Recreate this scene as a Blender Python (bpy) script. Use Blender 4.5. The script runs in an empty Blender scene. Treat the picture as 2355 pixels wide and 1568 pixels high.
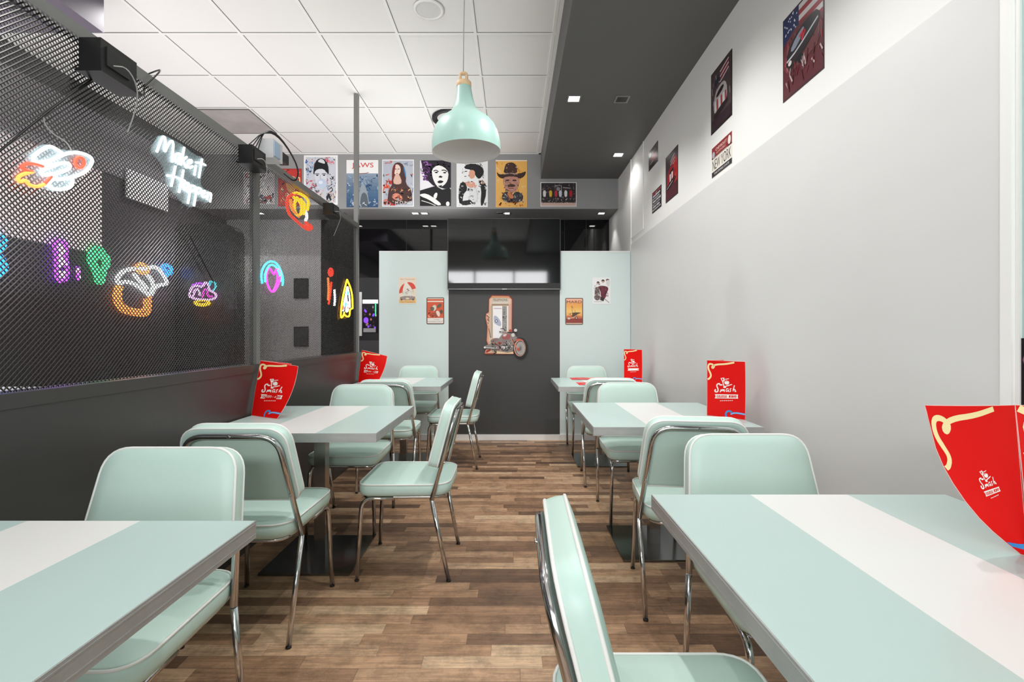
import bpy, math, random
from mathutils import Vector, Matrix
PI = math.pi
COL = bpy.context.scene.collection
F, CX, HZ, H = 1095.0, 1180.0, 768.0, 1.205   # focal length in pixels, vanishing point, camera height

# ------------------------------------------------------------------ materials
def lin(c):
    c = c / 255.0
    return c / 12.92 if c <= 0.04045 else ((c + 0.055) / 1.055) ** 2.4
def rgb(c):
    if isinstance(c, str):
        c = c.lstrip('#'); c = tuple(int(c[i:i + 2], 16) for i in (0, 2, 4))
    return (lin(c[0]), lin(c[1]), lin(c[2]), 1.0)
def mat(name, col, rough=0.5, metal=0.0, spec=0.5, bump=0.0, bscale=200.0, var=0.0, vscale=3.0):
    m = bpy.data.materials.new(name); m.use_nodes = True
    nt = m.node_tree; b = nt.nodes['Principled BSDF']
    b.inputs['Base Color'].default_value = rgb(col)
    b.inputs['Roughness'].default_value = rough
    b.inputs['Metallic'].default_value = metal
    b.inputs['Specular IOR Level'].default_value = spec
    tc = nt.nodes.new('ShaderNodeTexCoord')
    if var > 0:
        n = nt.nodes.new('ShaderNodeTexNoise'); n.inputs['Scale'].default_value = vscale; n.inputs['Detail'].default_value = 4
        nt.links.new(tc.outputs['Object'], n.inputs['Vector'])
        r = nt.nodes.new('ShaderNodeMix'); r.data_type = 'RGBA'; r.blend_type = 'MULTIPLY'
        r.inputs[6].default_value = rgb(col)
        g = nt.nodes.new('ShaderNodeMapRange'); g.inputs[1].default_value = 0.3; g.inputs[2].default_value = 0.7
        g.inputs[3].default_value = 1 - var; g.inputs[4].default_value = 1.0
        nt.links.new(n.outputs['Fac'], g.inputs[0])
        r.inputs[0].default_value = 1.0
        nt.links.new(g.outputs[0], r.inputs[7]); nt.links.new(r.outputs[2], b.inputs['Base Color'])
    if bump > 0:
        n = nt.nodes.new('ShaderNodeTexNoise'); n.inputs['Scale'].default_value = bscale; n.inputs['Detail'].default_value = 3
        nt.links.new(tc.outputs['Object'], n.inputs['Vector'])
        bp = nt.nodes.new('ShaderNodeBump'); bp.inputs['Strength'].default_value = bump; bp.inputs['Distance'].default_value = 0.002
        nt.links.new(n.outputs['Fac'], bp.inputs['Height']); nt.links.new(bp.outputs[0], b.inputs['Normal'])
    return m
def glow(name, col, strength):
    m = bpy.data.materials.new(name); m.use_nodes = True
    b = m.node_tree.nodes['Principled BSDF']
    b.inputs['Base Color'].default_value = rgb(col); b.inputs['Roughness'].default_value = 0.4
    b.inputs['Emission Color'].default_value = rgb(col); b.inputs['Emission Strength'].default_value = strength
    return m
def clear(name, tint, alpha):
    m = bpy.data.materials.new(name); m.use_nodes = True
    nt = m.node_tree; out = nt.nodes['Material Output']; b = nt.nodes['Principled BSDF']
    b.inputs['Base Color'].default_value = rgb(tint); b.inputs['Roughness'].default_value = 0.1
    t = nt.nodes.new('ShaderNodeBsdfTransparent'); mx = nt.nodes.new('ShaderNodeMixShader'); mx.inputs[0].default_value = alpha
    nt.links.new(t.outputs[0], mx.inputs[1]); nt.links.new(b.outputs[0], mx.inputs[2]); nt.links.new(mx.outputs[0], out.inputs['Surface'])
    return m
_ink = {}
def ink(c, rough=0.45):
    if not isinstance(c, str): c = '%02x%02x%02x' % tuple(c)
    k = (c, rough)
    if k not in _ink: _ink[k] = mat('print_' + c, c, rough, spec=0.35)
    return _ink[k]

m_vinyl = mat('mint_vinyl', (200, 225, 216), 0.42, bump=0.06, bscale=350)
m_pipe = mat('white_piping', (240, 240, 236), 0.4)
m_chrome = mat('chrome', (205, 205, 205), 0.13, 1.0)
m_black = mat('black_plastic', (22, 22, 23), 0.4)
m_top = mat('mint_laminate', (191, 212, 208), 0.3, var=0.03)
m_topw = mat('white_laminate', (236, 235, 233), 0.3)
m_edge = mat('ribbed_aluminium', (190, 188, 188), 0.45, 0.45, bump=0.25, bscale=60, var=0.12, vscale=14)
m_steel = mat('brushed_steel', (165, 160, 154), 0.22, 1.0, bump=0.05, bscale=120)
m_plate = mat('polished_steel_plate', (120, 124, 126), 0.12, 1.0)
m_white = mat('white_wall_paint', (236, 236, 233), 0.6, bump=0.04, bscale=90)
m_greyp = mat('light_grey_panel', (221, 221, 220), 0.42, var=0.02)
m_mint = mat('mint_wall_paint', (216, 230, 228), 0.6)
m_dark = mat('dark_grey_paint', (69, 69, 69), 0.55, bump=0.03, bscale=120)
m_beam = mat('grey_beam_paint', (148, 148, 148), 0.55)
m_soffit = mat('soffit_grey_paint', (96, 96, 94), 0.6)
m_half = mat('charcoal_panel', (66, 65, 64), 0.35, var=0.05)
m_trim = mat('white_trim', (244, 244, 242), 0.4)
m_tile = mat('ceiling_tile', (233, 233, 229), 0.85, bump=0.3, bscale=160)
m_tbar = mat('ceiling_bar', (238, 238, 234), 0.5)
m_gap = mat('tile_gap', (120, 120, 116), 0.8)
m_glass = mat('black_glass', (8, 8, 9), 0.04, spec=0.6)
m_screen = mat('tv_screen', (14, 14, 15), 0.055, spec=0.55)
m_fence = mat('black_net', (36, 35, 34), 0.26, spec=0.9)
m_rail = mat('grey_steel_post', (128, 128, 126), 0.4, 0.35)
m_teal = mat('teal_wall_paint', (176, 206, 200), 0.55)
m_shade = mat('mint_lamp_enamel', (172, 208, 199), 0.38)
m_shadein = mat('white_lamp_lining', (240, 238, 236), 0.5)
m_wood = mat('pale_wood', (238, 203, 160), 0.5, var=0.12, vscale=30)
m_cord = mat('grey_cord', (175, 175, 172), 0.6)
m_pale = mat('pale_pink_wall', (216, 205, 205), 0.7)
m_darkw = mat('back_room_dark_wall', (60, 56, 62), 0.5)
m_midw = mat('back_room_grey_wall', (128, 124, 128), 0.6)
m_purpleg = mat('purple_grey_box', (92, 86, 98), 0.6)
m_silver = mat('silver_plastic', (205, 205, 206), 0.3)
m_acryl = clear('clear_acrylic', (200, 225, 230), 0.16)
m_redp = mat('red_menu_card', (226, 10, 6), 0.5, spec=0.25)

def floor_material():
    m = bpy.data.materials.new('wood_plank_floor'); m.use_nodes = True
    nt = m.node_tree; N = nt.nodes.new; L = nt.links.new
    b = nt.nodes['Principled BSDF']
    tc = N('ShaderNodeTexCoord'); sp = N('ShaderNodeSeparateXYZ'); L(tc.outputs['Object'], sp.inputs[0])
    def mt(op, a, bb=None, c=None):
        n = N('ShaderNodeMath'); n.operation = op
        for i, x in enumerate((a, bb, c)):
            if x is None: continue
            if isinstance(x, (int, float)): n.inputs[i].default_value = x
            else: L(x, n.inputs[i])
        return n.outputs[0]
    ry = mt('DIVIDE', sp.outputs[1], 0.066)
    row = mt('FLOOR', ry)
    wn = N('ShaderNodeTexWhiteNoise'); wn.noise_dimensions = '1D'; L(row, wn.inputs['W'])
    ln = mt('MULTIPLY_ADD', wn.outputs['Value'], 0.28, 0.36)      # plank length of this row
    cx = mt('DIVIDE', mt('ADD', sp.outputs[0], mt('MULTIPLY', wn.outputs['Value'], 7.3)), ln)
    pl = mt('FLOOR', cx)
    cb = N('ShaderNodeCombineXYZ'); L(row, cb.inputs[0]); L(pl, cb.inputs[1])
    w2 = N('ShaderNodeTexWhiteNoise'); w2.noise_dimensions = '2D'; L(cb.outputs[0], w2.inputs['Vector'])
    ramp = N('ShaderNodeValToRGB'); e = ramp.color_ramp.elements
    e[0].position = 0.0; e[0].color = rgb((96, 72, 56)); e[1].position = 1.0; e[1].color = rgb((200, 170, 138))
    for p, c in ((0.2, (128, 98, 76)), (0.45, (152, 118, 91)), (0.7, (170, 134, 104)), (0.87, (182, 148, 118))):
        k = e.new(p); k.color = rgb(c)
    L(w2.outputs['Value'], ramp.inputs[0])
    # grain: noise stretched along the plank, shifted per plank
    sh = mt('MULTIPLY', w2.outputs['Value'], 13.0)
    cv = N('ShaderNodeCombineXYZ'); L(mt('MULTIPLY', sp.outputs[0], 5.0), cv.inputs[0]); L(mt('MULTIPLY', sp.outputs[1], 70.0), cv.inputs[1]); L(sh, cv.inputs[2])
    g = N('ShaderNodeTexNoise'); g.inputs['Scale'].default_value = 1.0; g.inputs['Detail'].default_value = 8; g.inputs['Roughness'].default_value = 0.75
    L(cv.outputs[0], g.inputs['Vector'])
    gr = N('ShaderNodeMapRange'); gr.inputs[1].default_value = 0.3; gr.inputs[2].default_value = 0.72; gr.inputs[3].default_value = 0.5; gr.inputs[4].default_value = 1.25
    L(g.outputs['Fac'], gr.inputs[0])
    # rough saw marks / stains in patches
    g2 = N('ShaderNodeTexNoise'); g2.inputs['Scale'].default_value = 9.0; g2.inputs['Detail'].default_value = 9; g2.inputs['Roughness'].default_value = 0.8
    L(tc.outputs['Object'], g2.inputs['Vector'])
    gr2 = N('ShaderNodeMapRange'); gr2.inputs[1].default_value = 0.38; gr2.inputs[2].default_value = 0.55; gr2.inputs[3].default_value = 0.9; gr2.inputs[4].default_value = 1.42
    L(g2.outputs['Fac'], gr2.inputs[0])
    fy = mt('FRACT', ry); fx = mt('FRACT', cx)
    ey = mt('MINIMUM', fy, mt('SUBTRACT', 1.0, fy)); ex = mt('MULTIPLY', mt('MINIMUM', fx, mt('SUBTRACT', 1.0, fx)), 8.0)
    ed = N('ShaderNodeMapRange'); ed.inputs[1].default_value = 0.0; ed.inputs[2].default_value = 0.035; ed.inputs[3].default_value = 0.62; ed.inputs[4].default_value = 1.0
    L(mt('MINIMUM', ey, ex), ed.inputs[0])
    f = mt('MULTIPLY', mt('MULTIPLY', gr.outputs[0], gr2.outputs[0]), ed.outputs[0])
    mx = N('ShaderNodeMix'); mx.data_type = 'RGBA'; mx.blend_type = 'MULTIPLY'; mx.inputs[0].default_value = 1.0
    L(ramp.outputs[0], mx.inputs[6]); L(f, mx.inputs[7]); L(mx.outputs[2], b.inputs['Base Color'])
    b.inputs['Roughness'].default_value = 0.42
    bp = N('ShaderNodeBump'); bp.inputs['Strength'].default_value = 0.25; bp.inputs['Distance'].default_value = 0.003
    L(f, bp.inputs['Height']); L(bp.outputs[0], b.inputs['Normal'])
    return m

# ------------------------------------------------------------------ mesh builder
class MB:
    def __init__(s): s.v, s.f, s.m, s.sm, s.mats = [], [], [], [], []
    def mi(s, m):
        if m not in s.mats: s.mats.append(m)
        return s.mats.index(m)
    def face(s, idx, m, smooth=False): s.f.append(idx); s.m.append(s.mi(m)); s.sm.append(smooth)
    def add(s, pts): i = len(s.v); s.v.extend([tuple(p) for p in pts]); return i
    def poly(s, pts, m): i = s.add(pts); s.face(list(range(i, i + len(pts))), m); return s
    def box(s, lo, hi, m, mx=None):
        x0, y0, z0 = lo; x1, y1, z1 = hi
        p = [Vector(q) for q in ((x0,y0,z0),(x1,y0,z0),(x1,y1,z0),(x0,y1,z0),(x0,y0,z1),(x1,y0,z1),(x1,y1,z1),(x0,y1,z1))]
        if mx: p = [mx @ q for q in p]
        i = s.add(p)
        for q in ((3,2,1,0),(4,5,6,7),(0,1,5,4),(1,2,6,5),(2,3,7,6),(3,0,4,7)): s.face([i + k for k in q], m)
        return s
    def loft(s, rings, m, cap0=True, cap1=True, smooth=True, closed=True):
        n = len(rings[0]); st = [s.add(r) for r in rings]
        for a, b in zip(st[:-1], st[1:]):
            for k in range(n if closed else n - 1):
                k2 = (k + 1) % n; s.face([a + k, a + k2, b + k2, b + k], m, smooth)
        if cap0: s.face([st[0] + k for k in range(n)][::-1], m)
        if cap1: s.face([st[-1] + k for k in range(n)], m)
        return s
    def tube(s, path, r, m, seg=8, closed=False, caps=True):
        P = [Vector(p) for p in path]; n = len(P)
        tan = []
        for i in range(n):
            if closed: t = P[(i + 1) % n] - P[i - 1]
            else: t = P[min(i + 1, n - 1)] - P[max(i - 1, 0)]
            if t.length < 1e-9: t = Vector((0, 0, 1))
            tan.append(t.normalized())
        up = Vector((0, 0, 1)) if abs(tan[0].z) < 0.9 else Vector((1, 0, 0))
        nrm = (up - tan[0] * up.dot(tan[0])).normalized(); rings = []
        for i in range(n):
            nrm = (nrm - tan[i] * nrm.dot(tan[i]))
            nrm = nrm.normalized() if nrm.length > 1e-6 else tan[i].orthogonal().normalized()
            bn = tan[i].cross(nrm)
            rr = r[i] if isinstance(r, (list, tuple)) else r
            rings.append([P[i] + (nrm * math.cos(a) + bn * math.sin(a)) * rr for a in [2 * PI * k / seg for k in range(seg)]])
        if closed: rings.append(rings[0])
        return s.loft(rings, m, caps and not closed, caps and not closed)
    def lathe(s, prof, c, m, seg=40, cap0=False, cap1=False):
        c = Vector(c)
        return s.loft([[c + Vector((r * math.cos(a), r * math.sin(a), z)) for a in [2 * PI * k / seg for k in range(seg)]] for r, z in prof], m, cap0, cap1)
    def prism(s, pts, d, m, m2=None):
        P = [Vector(p) for p in pts]; d = Vector(d); n = len(P)
        i = s.add(P); j = s.add([p + d for p in P])
        s.face(list(range(i, i + n))[::-1], m2 or m); s.face(list(range(j, j + n)), m)
        for k in range(n): k2 = (k + 1) % n; s.face([i + k, i + k2, j + k2, j + k], m2 or m)
        return s
    def build(s, name, parent=None, loc=None, recalc=True):
        me = bpy.data.meshes.new(name); me.from_pydata(s.v, [], s.f)
        for m in s.mats: me.materials.append(m)
        me.polygons.foreach_set('material_index', s.m); me.polygons.foreach_set('use_smooth', s.sm)
        me.update(); me.validate()
        if recalc:
            import bmesh
            bm = bmesh.new(); bm.from_mesh(me); bmesh.ops.recalc_face_normals(bm, faces=bm.faces); bm.to_mesh(me); bm.free()
        o = bpy.data.objects.new(name, me); COL.objects.link(o)
        if parent: o.parent = parent
        if loc: o.location = loc
        return o
def fillet(P, r, n=6, closed=False):
    P = [Vector(p) for p in P]; out = []; N = len(P)
    for i in range(N):
        if not closed and i in (0, N - 1): out.append(P[i]); continue
        a, b, c = P[i - 1], P[i], P[(i + 1) % N]
        u = (a - b).normalized(); w = (c - b).normalized()
        rr = r[i] if isinstance(r, (list, tuple)) else r
        ang = u.angle(w); t = min(rr / math.tan(ang / 2), (a - b).length * 0.49, (c - b).length * 0.49)
        p0, p1 = b + u * t, b + w * t
        for k in range(n + 1):
            q = k / n; out.append(p0 * (1 - q) ** 2 + b * 2 * q * (1 - q) + p1 * q * q)
    return out
def smooth_path(P, it=2, closed=False):
    P = [Vector(p) for p in P]
    for _ in range(it):
        Q = [] if closed else [P[0]]
        n = len(P)
        for i in range(n if closed else n - 1):
            a, b = P[i], P[(i + 1) % n]; Q += [a * .75 + b * .25, a * .25 + b * .75]
        if not closed: Q.append(P[-1])
        P = Q
    return P
def tag(o, label=None, cat=None, group=None, kind=None):
    if label: o['label'] = label
    if cat: o['category'] = cat
    if group: o['group'] = group
    if kind: o['kind'] = kind
    return o
def thing(name, label, cat, loc=(0, 0, 0), rz=0.0, group=None):
    o = bpy.data.objects.new(name, None); COL.objects.link(o); o.empty_display_size = 0.1
    o.location = loc; o.rotation_euler = (0, 0, rz); return tag(o, label, cat, group)
def kids(o): return [c for c in COL.objects if c.parent == o]
def dup(root, loc, rz, label):
    r = root.copy(); COL.objects.link(r); r.location = loc; r.rotation_euler = (0, 0, rz); r['label'] = label
    for ch in kids(root):
        c = ch.copy(); COL.objects.link(c); c.parent = r
        for g in kids(ch):
            d = g.copy(); COL.objects.link(d); d.parent = c
    return r
def struct(o): o['kind'] = 'structure'; return o
def at(px, py, Y): return Vector(((px - CX) * Y / F, Y, H - (py - HZ) * Y / F))

# ------------------------------------------------------------------ printed flat things
_txt = {}
def text_mesh(t):
    if t not in _txt:
        cu = bpy.data.curves.new('lettering', 'FONT'); cu.body = t; cu.resolution_u = 3
        ob = bpy.data.objects.new('lettering', cu); COL.objects.link(ob)
        dg = bpy.context.evaluated_depsgraph_get(); me = ob.evaluated_get(dg).to_mesh()
        vs = [(v.co.x, v.co.y) for v in me.vertices]; fs = [list(p.vertices) for p in me.polygons]
        ob.evaluated_get(dg).to_mesh_clear(); bpy.data.objects.remove(ob); bpy.data.curves.remove(cu)
        x0 = min(v[0] for v in vs); x1 = max(v[0] for v in vs); y0 = min(v[1] for v in vs); y1 = max(v[1] for v in vs)
        _txt[t] = ([((x - x0) / (x1 - x0), (y - y0) / (y1 - y0)) for x, y in vs], fs)
    return _txt[t]
class Art:
    """ink laid on a sheet; u to the right, v downwards, both 0..1"""
    def __init__(s, fn, aspect, step=3e-5, base=2e-4, rough=0.45, mb=None):
        s.fn, s.asp, s.step, s.k, s.base, s.rough = fn, aspect, step, 0, base, rough
        s.mb = mb or MB()
    def off(s): s.k += 1; return s.base + s.k * s.step
    def M(s, c): return c if isinstance(c, bpy.types.Material) else ink(c, s.rough)
    def poly(s, pts, c, sm=0):
        d = s.off()
        if sm: pts = [(p.x, p.y) for p in smooth_path([(a, b, 0) for a, b in pts], sm, True)]
        s.mb.poly([s.fn(u, v, d) for u, v in pts], s.M(c)); return s
    def rect(s, u0, v0, u1, v1, c): return s.poly([(u0, v0), (u1, v0), (u1, v1), (u0, v1)], c)
    def ell(s, u, v, a, b, c, rot=0.0, n=20, t0=0.0, t1=2 * PI):
        P = []
        for k in range(n):
            t = t0 + (t1 - t0) * k / (n if t1 - t0 > 6.2 else n - 1); x, y = a * math.cos(t), b * math.sin(t)
            P.append((u + x * math.cos(rot) - y * math.sin(rot), v + x * math.sin(rot) + y * math.cos(rot)))
        return s.poly(P, c)
    def stroke(s, pts, w, c, sm=1, closed=False):
        P = smooth_path([(a, b * 1.0 / s.asp, 0) for a, b in pts], sm, closed)   # isotropic space: v scaled by height/width
        if closed: P.append(P[0])
        d = s.off(); n = len(P); L, R = [], []
        for i in range(n):
            t = P[min(i + 1, n - 1)] - P[max(i - 1, 0)]
            if t.length < 1e-9: t = Vector((1, 0, 0))
            t.normalize(); q = Vector((-t.y, t.x, 0))
            ww = w[0] + (w[1] - w[0]) * i / (n - 1) if isinstance(w, tuple) else w
            a, b = P[i] + q * ww / 2, P[i] - q * ww / 2
            L.append(s.fn(a.x, a.y * s.asp, d)); R.append(s.fn(b.x, b.y * s.asp, d))
        i0 = s.mb.add(L); j0 = s.mb.add(R); m = s.M(c)
        for k in range(n - 1): s.mb.face([i0 + k, i0 + k + 1, j0 + k + 1, j0 + k], m)
        return s
    def text(s, t, u0, v0, u1, v1, c, shear=0.0, tilt=0.0):
        vs, fs = text_mesh(t); d = s.off(); m = s.M(c)
        i = s.mb.add([s.fn(u0 + (x + shear * y) * (u1 - u0), v1 - y * (v1 - v0) - tilt * x, d) for x, y in vs])
        for f in fs: s.mb.face([i + k for k in f], m)
        return s
    def scrib(s, rng, n, cols, box, size=(0.02, 0.08), w=0.012):
        u0, v0, u1, v1 = box
        for _ in range(n):
            u, v = rng.uniform(u0, u1), rng.uniform(v0, v1); a = rng.uniform(*size)
            P = [(min(max(u + rng.uniform(-a, a), u0), u1), min(max(v + rng.uniform(-a, a) * s.asp, v0), v1)) for _ in range(rng.choice((3, 4, 5)))]
            if rng.random() < 0.35: s.poly(P[:4], rng.choice(cols), 1)
            else: s.stroke(P, w * rng.uniform(0.6, 1.6), rng.choice(cols), 1)
        return s
def wall_fn(o, du, dv, n):
    o, du, dv, n = Vector(o), Vector(du), Vector(dv), Vector(n)
    return lambda u, v, d: o + du * u + dv * v + n * d
def sheet(o, du, dv, n, base_col, rough=0.45, thick=0.002, rounded=0.0, edge=None):
    """a flat printed sheet: returns an Art whose mesh already holds the backing"""
    fn = wall_fn(o, du, dv, n); du, dv = Vector(du), Vector(dv)
    asp = du.length / dv.length
    A = Art(fn, asp, base=thick + 3e-5, rough=rough)
    if rounded:
        a = rounded; b = rounded * asp
        P = [(p.x, p.y) for p in fillet([(0, 0, 0), (1, 0, 0), (1, 1, 0), (0, 1, 0)], rounded, 4, True)]
    else: P = [(0, 0), (1, 0), (1, 1), (0, 1)]
    A.mb.prism([fn(u, v, 0.0) for u, v in P], Vector(n) * thick, A.M(base_col), A.M(edge or base_col))
    return A

# ================================================================== SETTING
XR, XL, YB, YF = 1.335, -3.99, 6.65, -2.6
ZC = 3.5
mfl = floor_material()
struct(MB().box((XL - .1, YF, -0.05), (XR + .1, YB + .1, 0.0), mfl).build('floor'))
# ceiling with tile grid: tiles above, bars below
c = MB(); c.box((XL, YF, ZC + 0.006), (0.35, 6.07, ZC + 0.06), m_tile)
xs = [-2.688 + 0.6 * k for k in range(-2, 6)]; ys = [3.645 + 0.6 * k for k in range(-10, 5)]
for x in xs:
    c.box((x - .011, YF, ZC - .0005), (x + .011, 6.07, ZC + .0055), m_tbar)
    c.box((x + .0112, YF, ZC + .0035), (x + .0142, 6.07, ZC + .0058), m_gap)
for y in ys:
    c.box((XL, y - .011, ZC), (0.35, y + .011, ZC + .005), m_tbar)
    c.box((XL, y - .0145, ZC + .0035), (0.35, y - .0112, ZC + .0057), m_gap)
c.box((0.325, YF, ZC - .004), (0.353, 6.07, ZC + .006), m_tbar); c.box((XL, 6.035, ZC - .004), (0.353, 6.07, ZC + .006), m_tbar)
struct(c.build('ceiling'))
# lowered grey soffit along the right wall, and its fascia
struct(MB().box((0.353, YF, 3.184), (XR + .06, 6.07, ZC + .06), m_soffit).build('ceiling_soffit'))
# beam across the back
bm = MB(); bm.box((XL, 6.07, 2.80), (XR + .06, YB, ZC + .06), m_beam)
struct(bm.build('ceiling_beam'))
# boxed duct at the upper left
b2 = MB(); b2.box((-3.7, YF, 3.184), (-2.69, 3.13, ZC + .004), m_purpleg)
struct(b2.build('ceiling_duct'))
# right wall: white paint, light grey panelling below, trims
struct(MB().box((XR + .006, 1.26, 0), (XR + .09, YB, ZC), m_white).build('wall_right'))
struct(MB().box((XR, 1.30, 0), (XR + .006, 5.40, 2.22), m_greyp).build('wall_right_panel'))
struct(MB().box((XR - .004, 1.272, 0), (XR + .03, 1.302, ZC), m_trim).build('trim_1'))
struct(MB().box((XR + .012, YF, 0), (XR + .1, 1.272, ZC), m_teal).build('wall_right_front'))
t = MB(); t.box((XR - .003, 5.395, 2.15), (XR + .008, 5.415, 3.184), m_trim); t.box((XR - .001, 4.89, 2.29), (XR + .008, 4.90, 3.184), m_trim)
t.box((XR - .001, 4.90, 2.285), (XR + .008, 5.395, 2.295), m_trim)
struct(t.build('trim_2'))
# glossy black glass along the back, pale wall to the left
g = MB(); g.box((-2.68, YB, 0), (XR + .1, YB + .05, ZC), m_glass)
for x in (-1.49, -0.75, 0.0, 0.72, 1.02): g.box((x - .003, YB - .002, 0), (x + .003, YB, 2.8), mat('glass_seam', (40, 40, 42), .3))
struct(g.build('wall_back'))
struct(MB().box((XL, YB - .01, 0), (-2.68, YB + .05, ZC), mat('back_room_white', (226, 223, 226), .6)).build('wall_back_left'))
# left wall of the neighbouring room, in painted zones
w = MB()
w.box((XL - .08, YF, 0), (XL, 4.62, 1.975), m_darkw); w.box((XL - .08, YF, 1.975), (XL, 4.62, 2.79), m_pale)
w.box((XL - .08, 4.62, 0), (XL, YB, 2.79), m_darkw); w.box((XL - .08, YF, 2.79), (XL + .02, YB, 3.32), m_midw); w.box((XL - .08, YF, 3.32), (XL + .03, YB, ZC), m_dark)
struct(w.build('wall_left'))
# street wall behind the camera with its window
w = MB()
w.box((XL - .1, YF - .12, 0), (XR + .1, YF, 0.75), m_white); w.box((XL - .1, YF - .12, 2.75), (XR + .1, YF, ZC + .06), m_white)
w.box((XL - .1, YF - .12, .75), (-3.3, YF, 2.75), m_white); w.box((1.0, YF - .12, .75), (XR + .1, YF, 2.75), m_white)
struct(w.build('wall_front'))
w = MB()
for x in (-3.3, -2.2, -1.1, 0.0, 0.97): w.box((x, YF - .1, .75), (x + .05, YF - .03, 2.75), m_black)
for z in (.75, 1.9, 2.70): w.box((-3.3, YF - .1, z), (1.0, YF - .03, z + .05), m_black)
struct(w.build('window_1'))
# partition at the back: mint, dark centre, mint
YP = 5.414
p = MB(); p.box((-1.518, YP, .065), (-.7366, YP + .08, 2.14), m_mint); p.box((-.7366, YP - .002, .065), (.534, YP + .08, 2.14), m_dark); p.box((.534, YP, .065), (XR, YP + .08, 2.14), m_mint)
struct(p.build('wall_partition'))
p = MB(); p.box((-1.522, YP - .003, 2.14), (XR, YP + .083, 2.149), m_trim); p.box((-1.522, YP - .003, .0), (-1.5175, YP + .083, 2.14), m_trim)
p.box((-.7390, YP - .003, .065), (-.7340, YP, 1.70), m_trim); p.box((.5320, YP - .003, .065), (.5365, YP, 1.70), m_trim)
struct(p.build('trim_3'))
struct(MB().box((-1.518, YP - .012, 0), (XR, YP + .08, .065), m_trim).build('baseboard_back'))
# charcoal half wall on the left with its capping
p = MB(); p.box((-1.565, -1.2, 0), (-1.478, 4.64, .985), m_half); p.box((-1.568, -1.2, .985), (-1.475, 4.645, 1.03), m_half)
struct(p.build('wall_divider'))

# ================================================================== MESH SCREEN
def net(y0, y1, z0, z1, x):
    mb = MB(); a, b = 0.0166, 0.0178; hw = 0.0025; sl = b / a
    for sgn in (1, -1):
        xo = x + 0.0011 * sgn; k0 = int((-(z1 - z0) / sl) / a) - 2; k1 = int((y1 - y0 + (z1 - z0) / sl) / a) + 2
        d = Vector((0, 1, sgn * sl)).normalized(); q = Vector((0, -d.z, d.y)); n = Vector((1, 0, 0))
        for k in range(k0, k1):
            # line: z = zs + sgn*sl*(y - ys)
            ys = y0 + k * a; zs = z0 if sgn > 0 else z1
            ya, yb = ys, ys + (z1 - z0) / sl
            A, Bq = max(ya, y0), min(yb, y1)
            if Bq - A < 0.004: continue
            P = [Vector((xo, A, zs + sgn * sl * (A - ys))), Vector((xo, Bq, zs + sgn * sl * (Bq - ys)))]
            r = [[pt + q * hw, pt + n * .0013, pt - q * hw, pt - n * .0013] for pt in P]
            mb.loft(r, m_fence, False, False, smooth=False)
    return mb
XM = -1.50
scr = thing('mesh_screen', 'black diamond-mesh screen in a grey steel frame standing on the charcoal half wall', 'screen', (0, 0, 0))
for y, z1 in ((-1.0, 2.26), (.86, 2.26), (2.765, 2.26), (4.56, ZC - .002)):
    MB().box((XM - .02, y - .02, 1.031), (XM + .02, y + .02, z1), m_rail).build('post', scr)
MB().box((XM - .02, -1.02, 2.221), (XM + .02, 4.54, 2.262), m_rail).build('top_rail', scr)
for y0, y1 in ((-.98, .84), (.88, 2.745), (2.785, 4.54)): net(y0, y1, 1.032, 2.221, XM).build('mesh_panel', scr, recalc=False)

# ================================================================== TABLES
def make_table(cx, cy, label, hw=.415, hd=.415):
    t = thing('dining_table', label, 'table', (cx, cy, 0), 0, 'striped mint and white diner tables')
    sw = .1375
    b = MB()
    for x0, x1, m in ((-hw, -sw, m_top), (-sw, sw, m_topw), (sw, hw, m_top)): b.box((x0, -hd, .712), (x1, hd, .75), m)
    tp = b.build('table_top', t)
    e = MB(); q = .0025
    for lo, hi in (((-hw - q, -hd - q, .708), (hw + q, -hd, .7495)), ((-hw - q, hd, .708), (hw + q, hd + q, .7495)), ((-hw - q, -hd, .708), (-hw, hd, .7495)), ((hw, -hd, .708), (hw + q, hd, .7495))):
        e.box(lo, hi, m_edge)
    for z in (.7165, .741):
        for lo, hi in (((-hw - q - .001, -hd - q - .001, z), (hw + q + .001, -hd - q, z + .003)), ((-hw - q - .001, -hd, z), (-hw - q, hd, z + .003)), ((hw + q, -hd, z), (hw + q + .001, hd, z + .003))):
            e.box(lo, hi, m_edge)
    tag(e.build('edge_band', tp), 'ribbed aluminium edge band')
    MB().box((-.03, -.03, .011), (.03, .03, .70), m_steel).build('column', t)
    MB().box((-.16, -.16, .70), (.16, .16, .712), m_black).build('top_bracket', t)
    MB().box((-.228, -.228, .001), (.228, .228, .011), m_plate).build('base_plate', t)
    return t
tabs = [
    (.81, .935, 'mint and white table nearest the camera on the right, by the grey wall'),
    (.81, 2.745, 'middle table along the right wall, with one upright red menu'),
    (.81, 4.53, 'far right table at the mint partition, with two red menus lying flat'),
    (-1.045, .745, 'mint and white table cut off at the lower left corner of the photo'),
    (-1.045, 2.60, 'middle table along the charcoal half wall, with a leaning red menu'),
    (-1.045, 4.55, 'far left table near the mint partition, beyond the end of the mesh screen'),
]
T0 = make_table(*tabs[0])
for cx, cy, lb in tabs[1:]: dup(T0, (cx, cy, 0), 0, lb)

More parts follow.
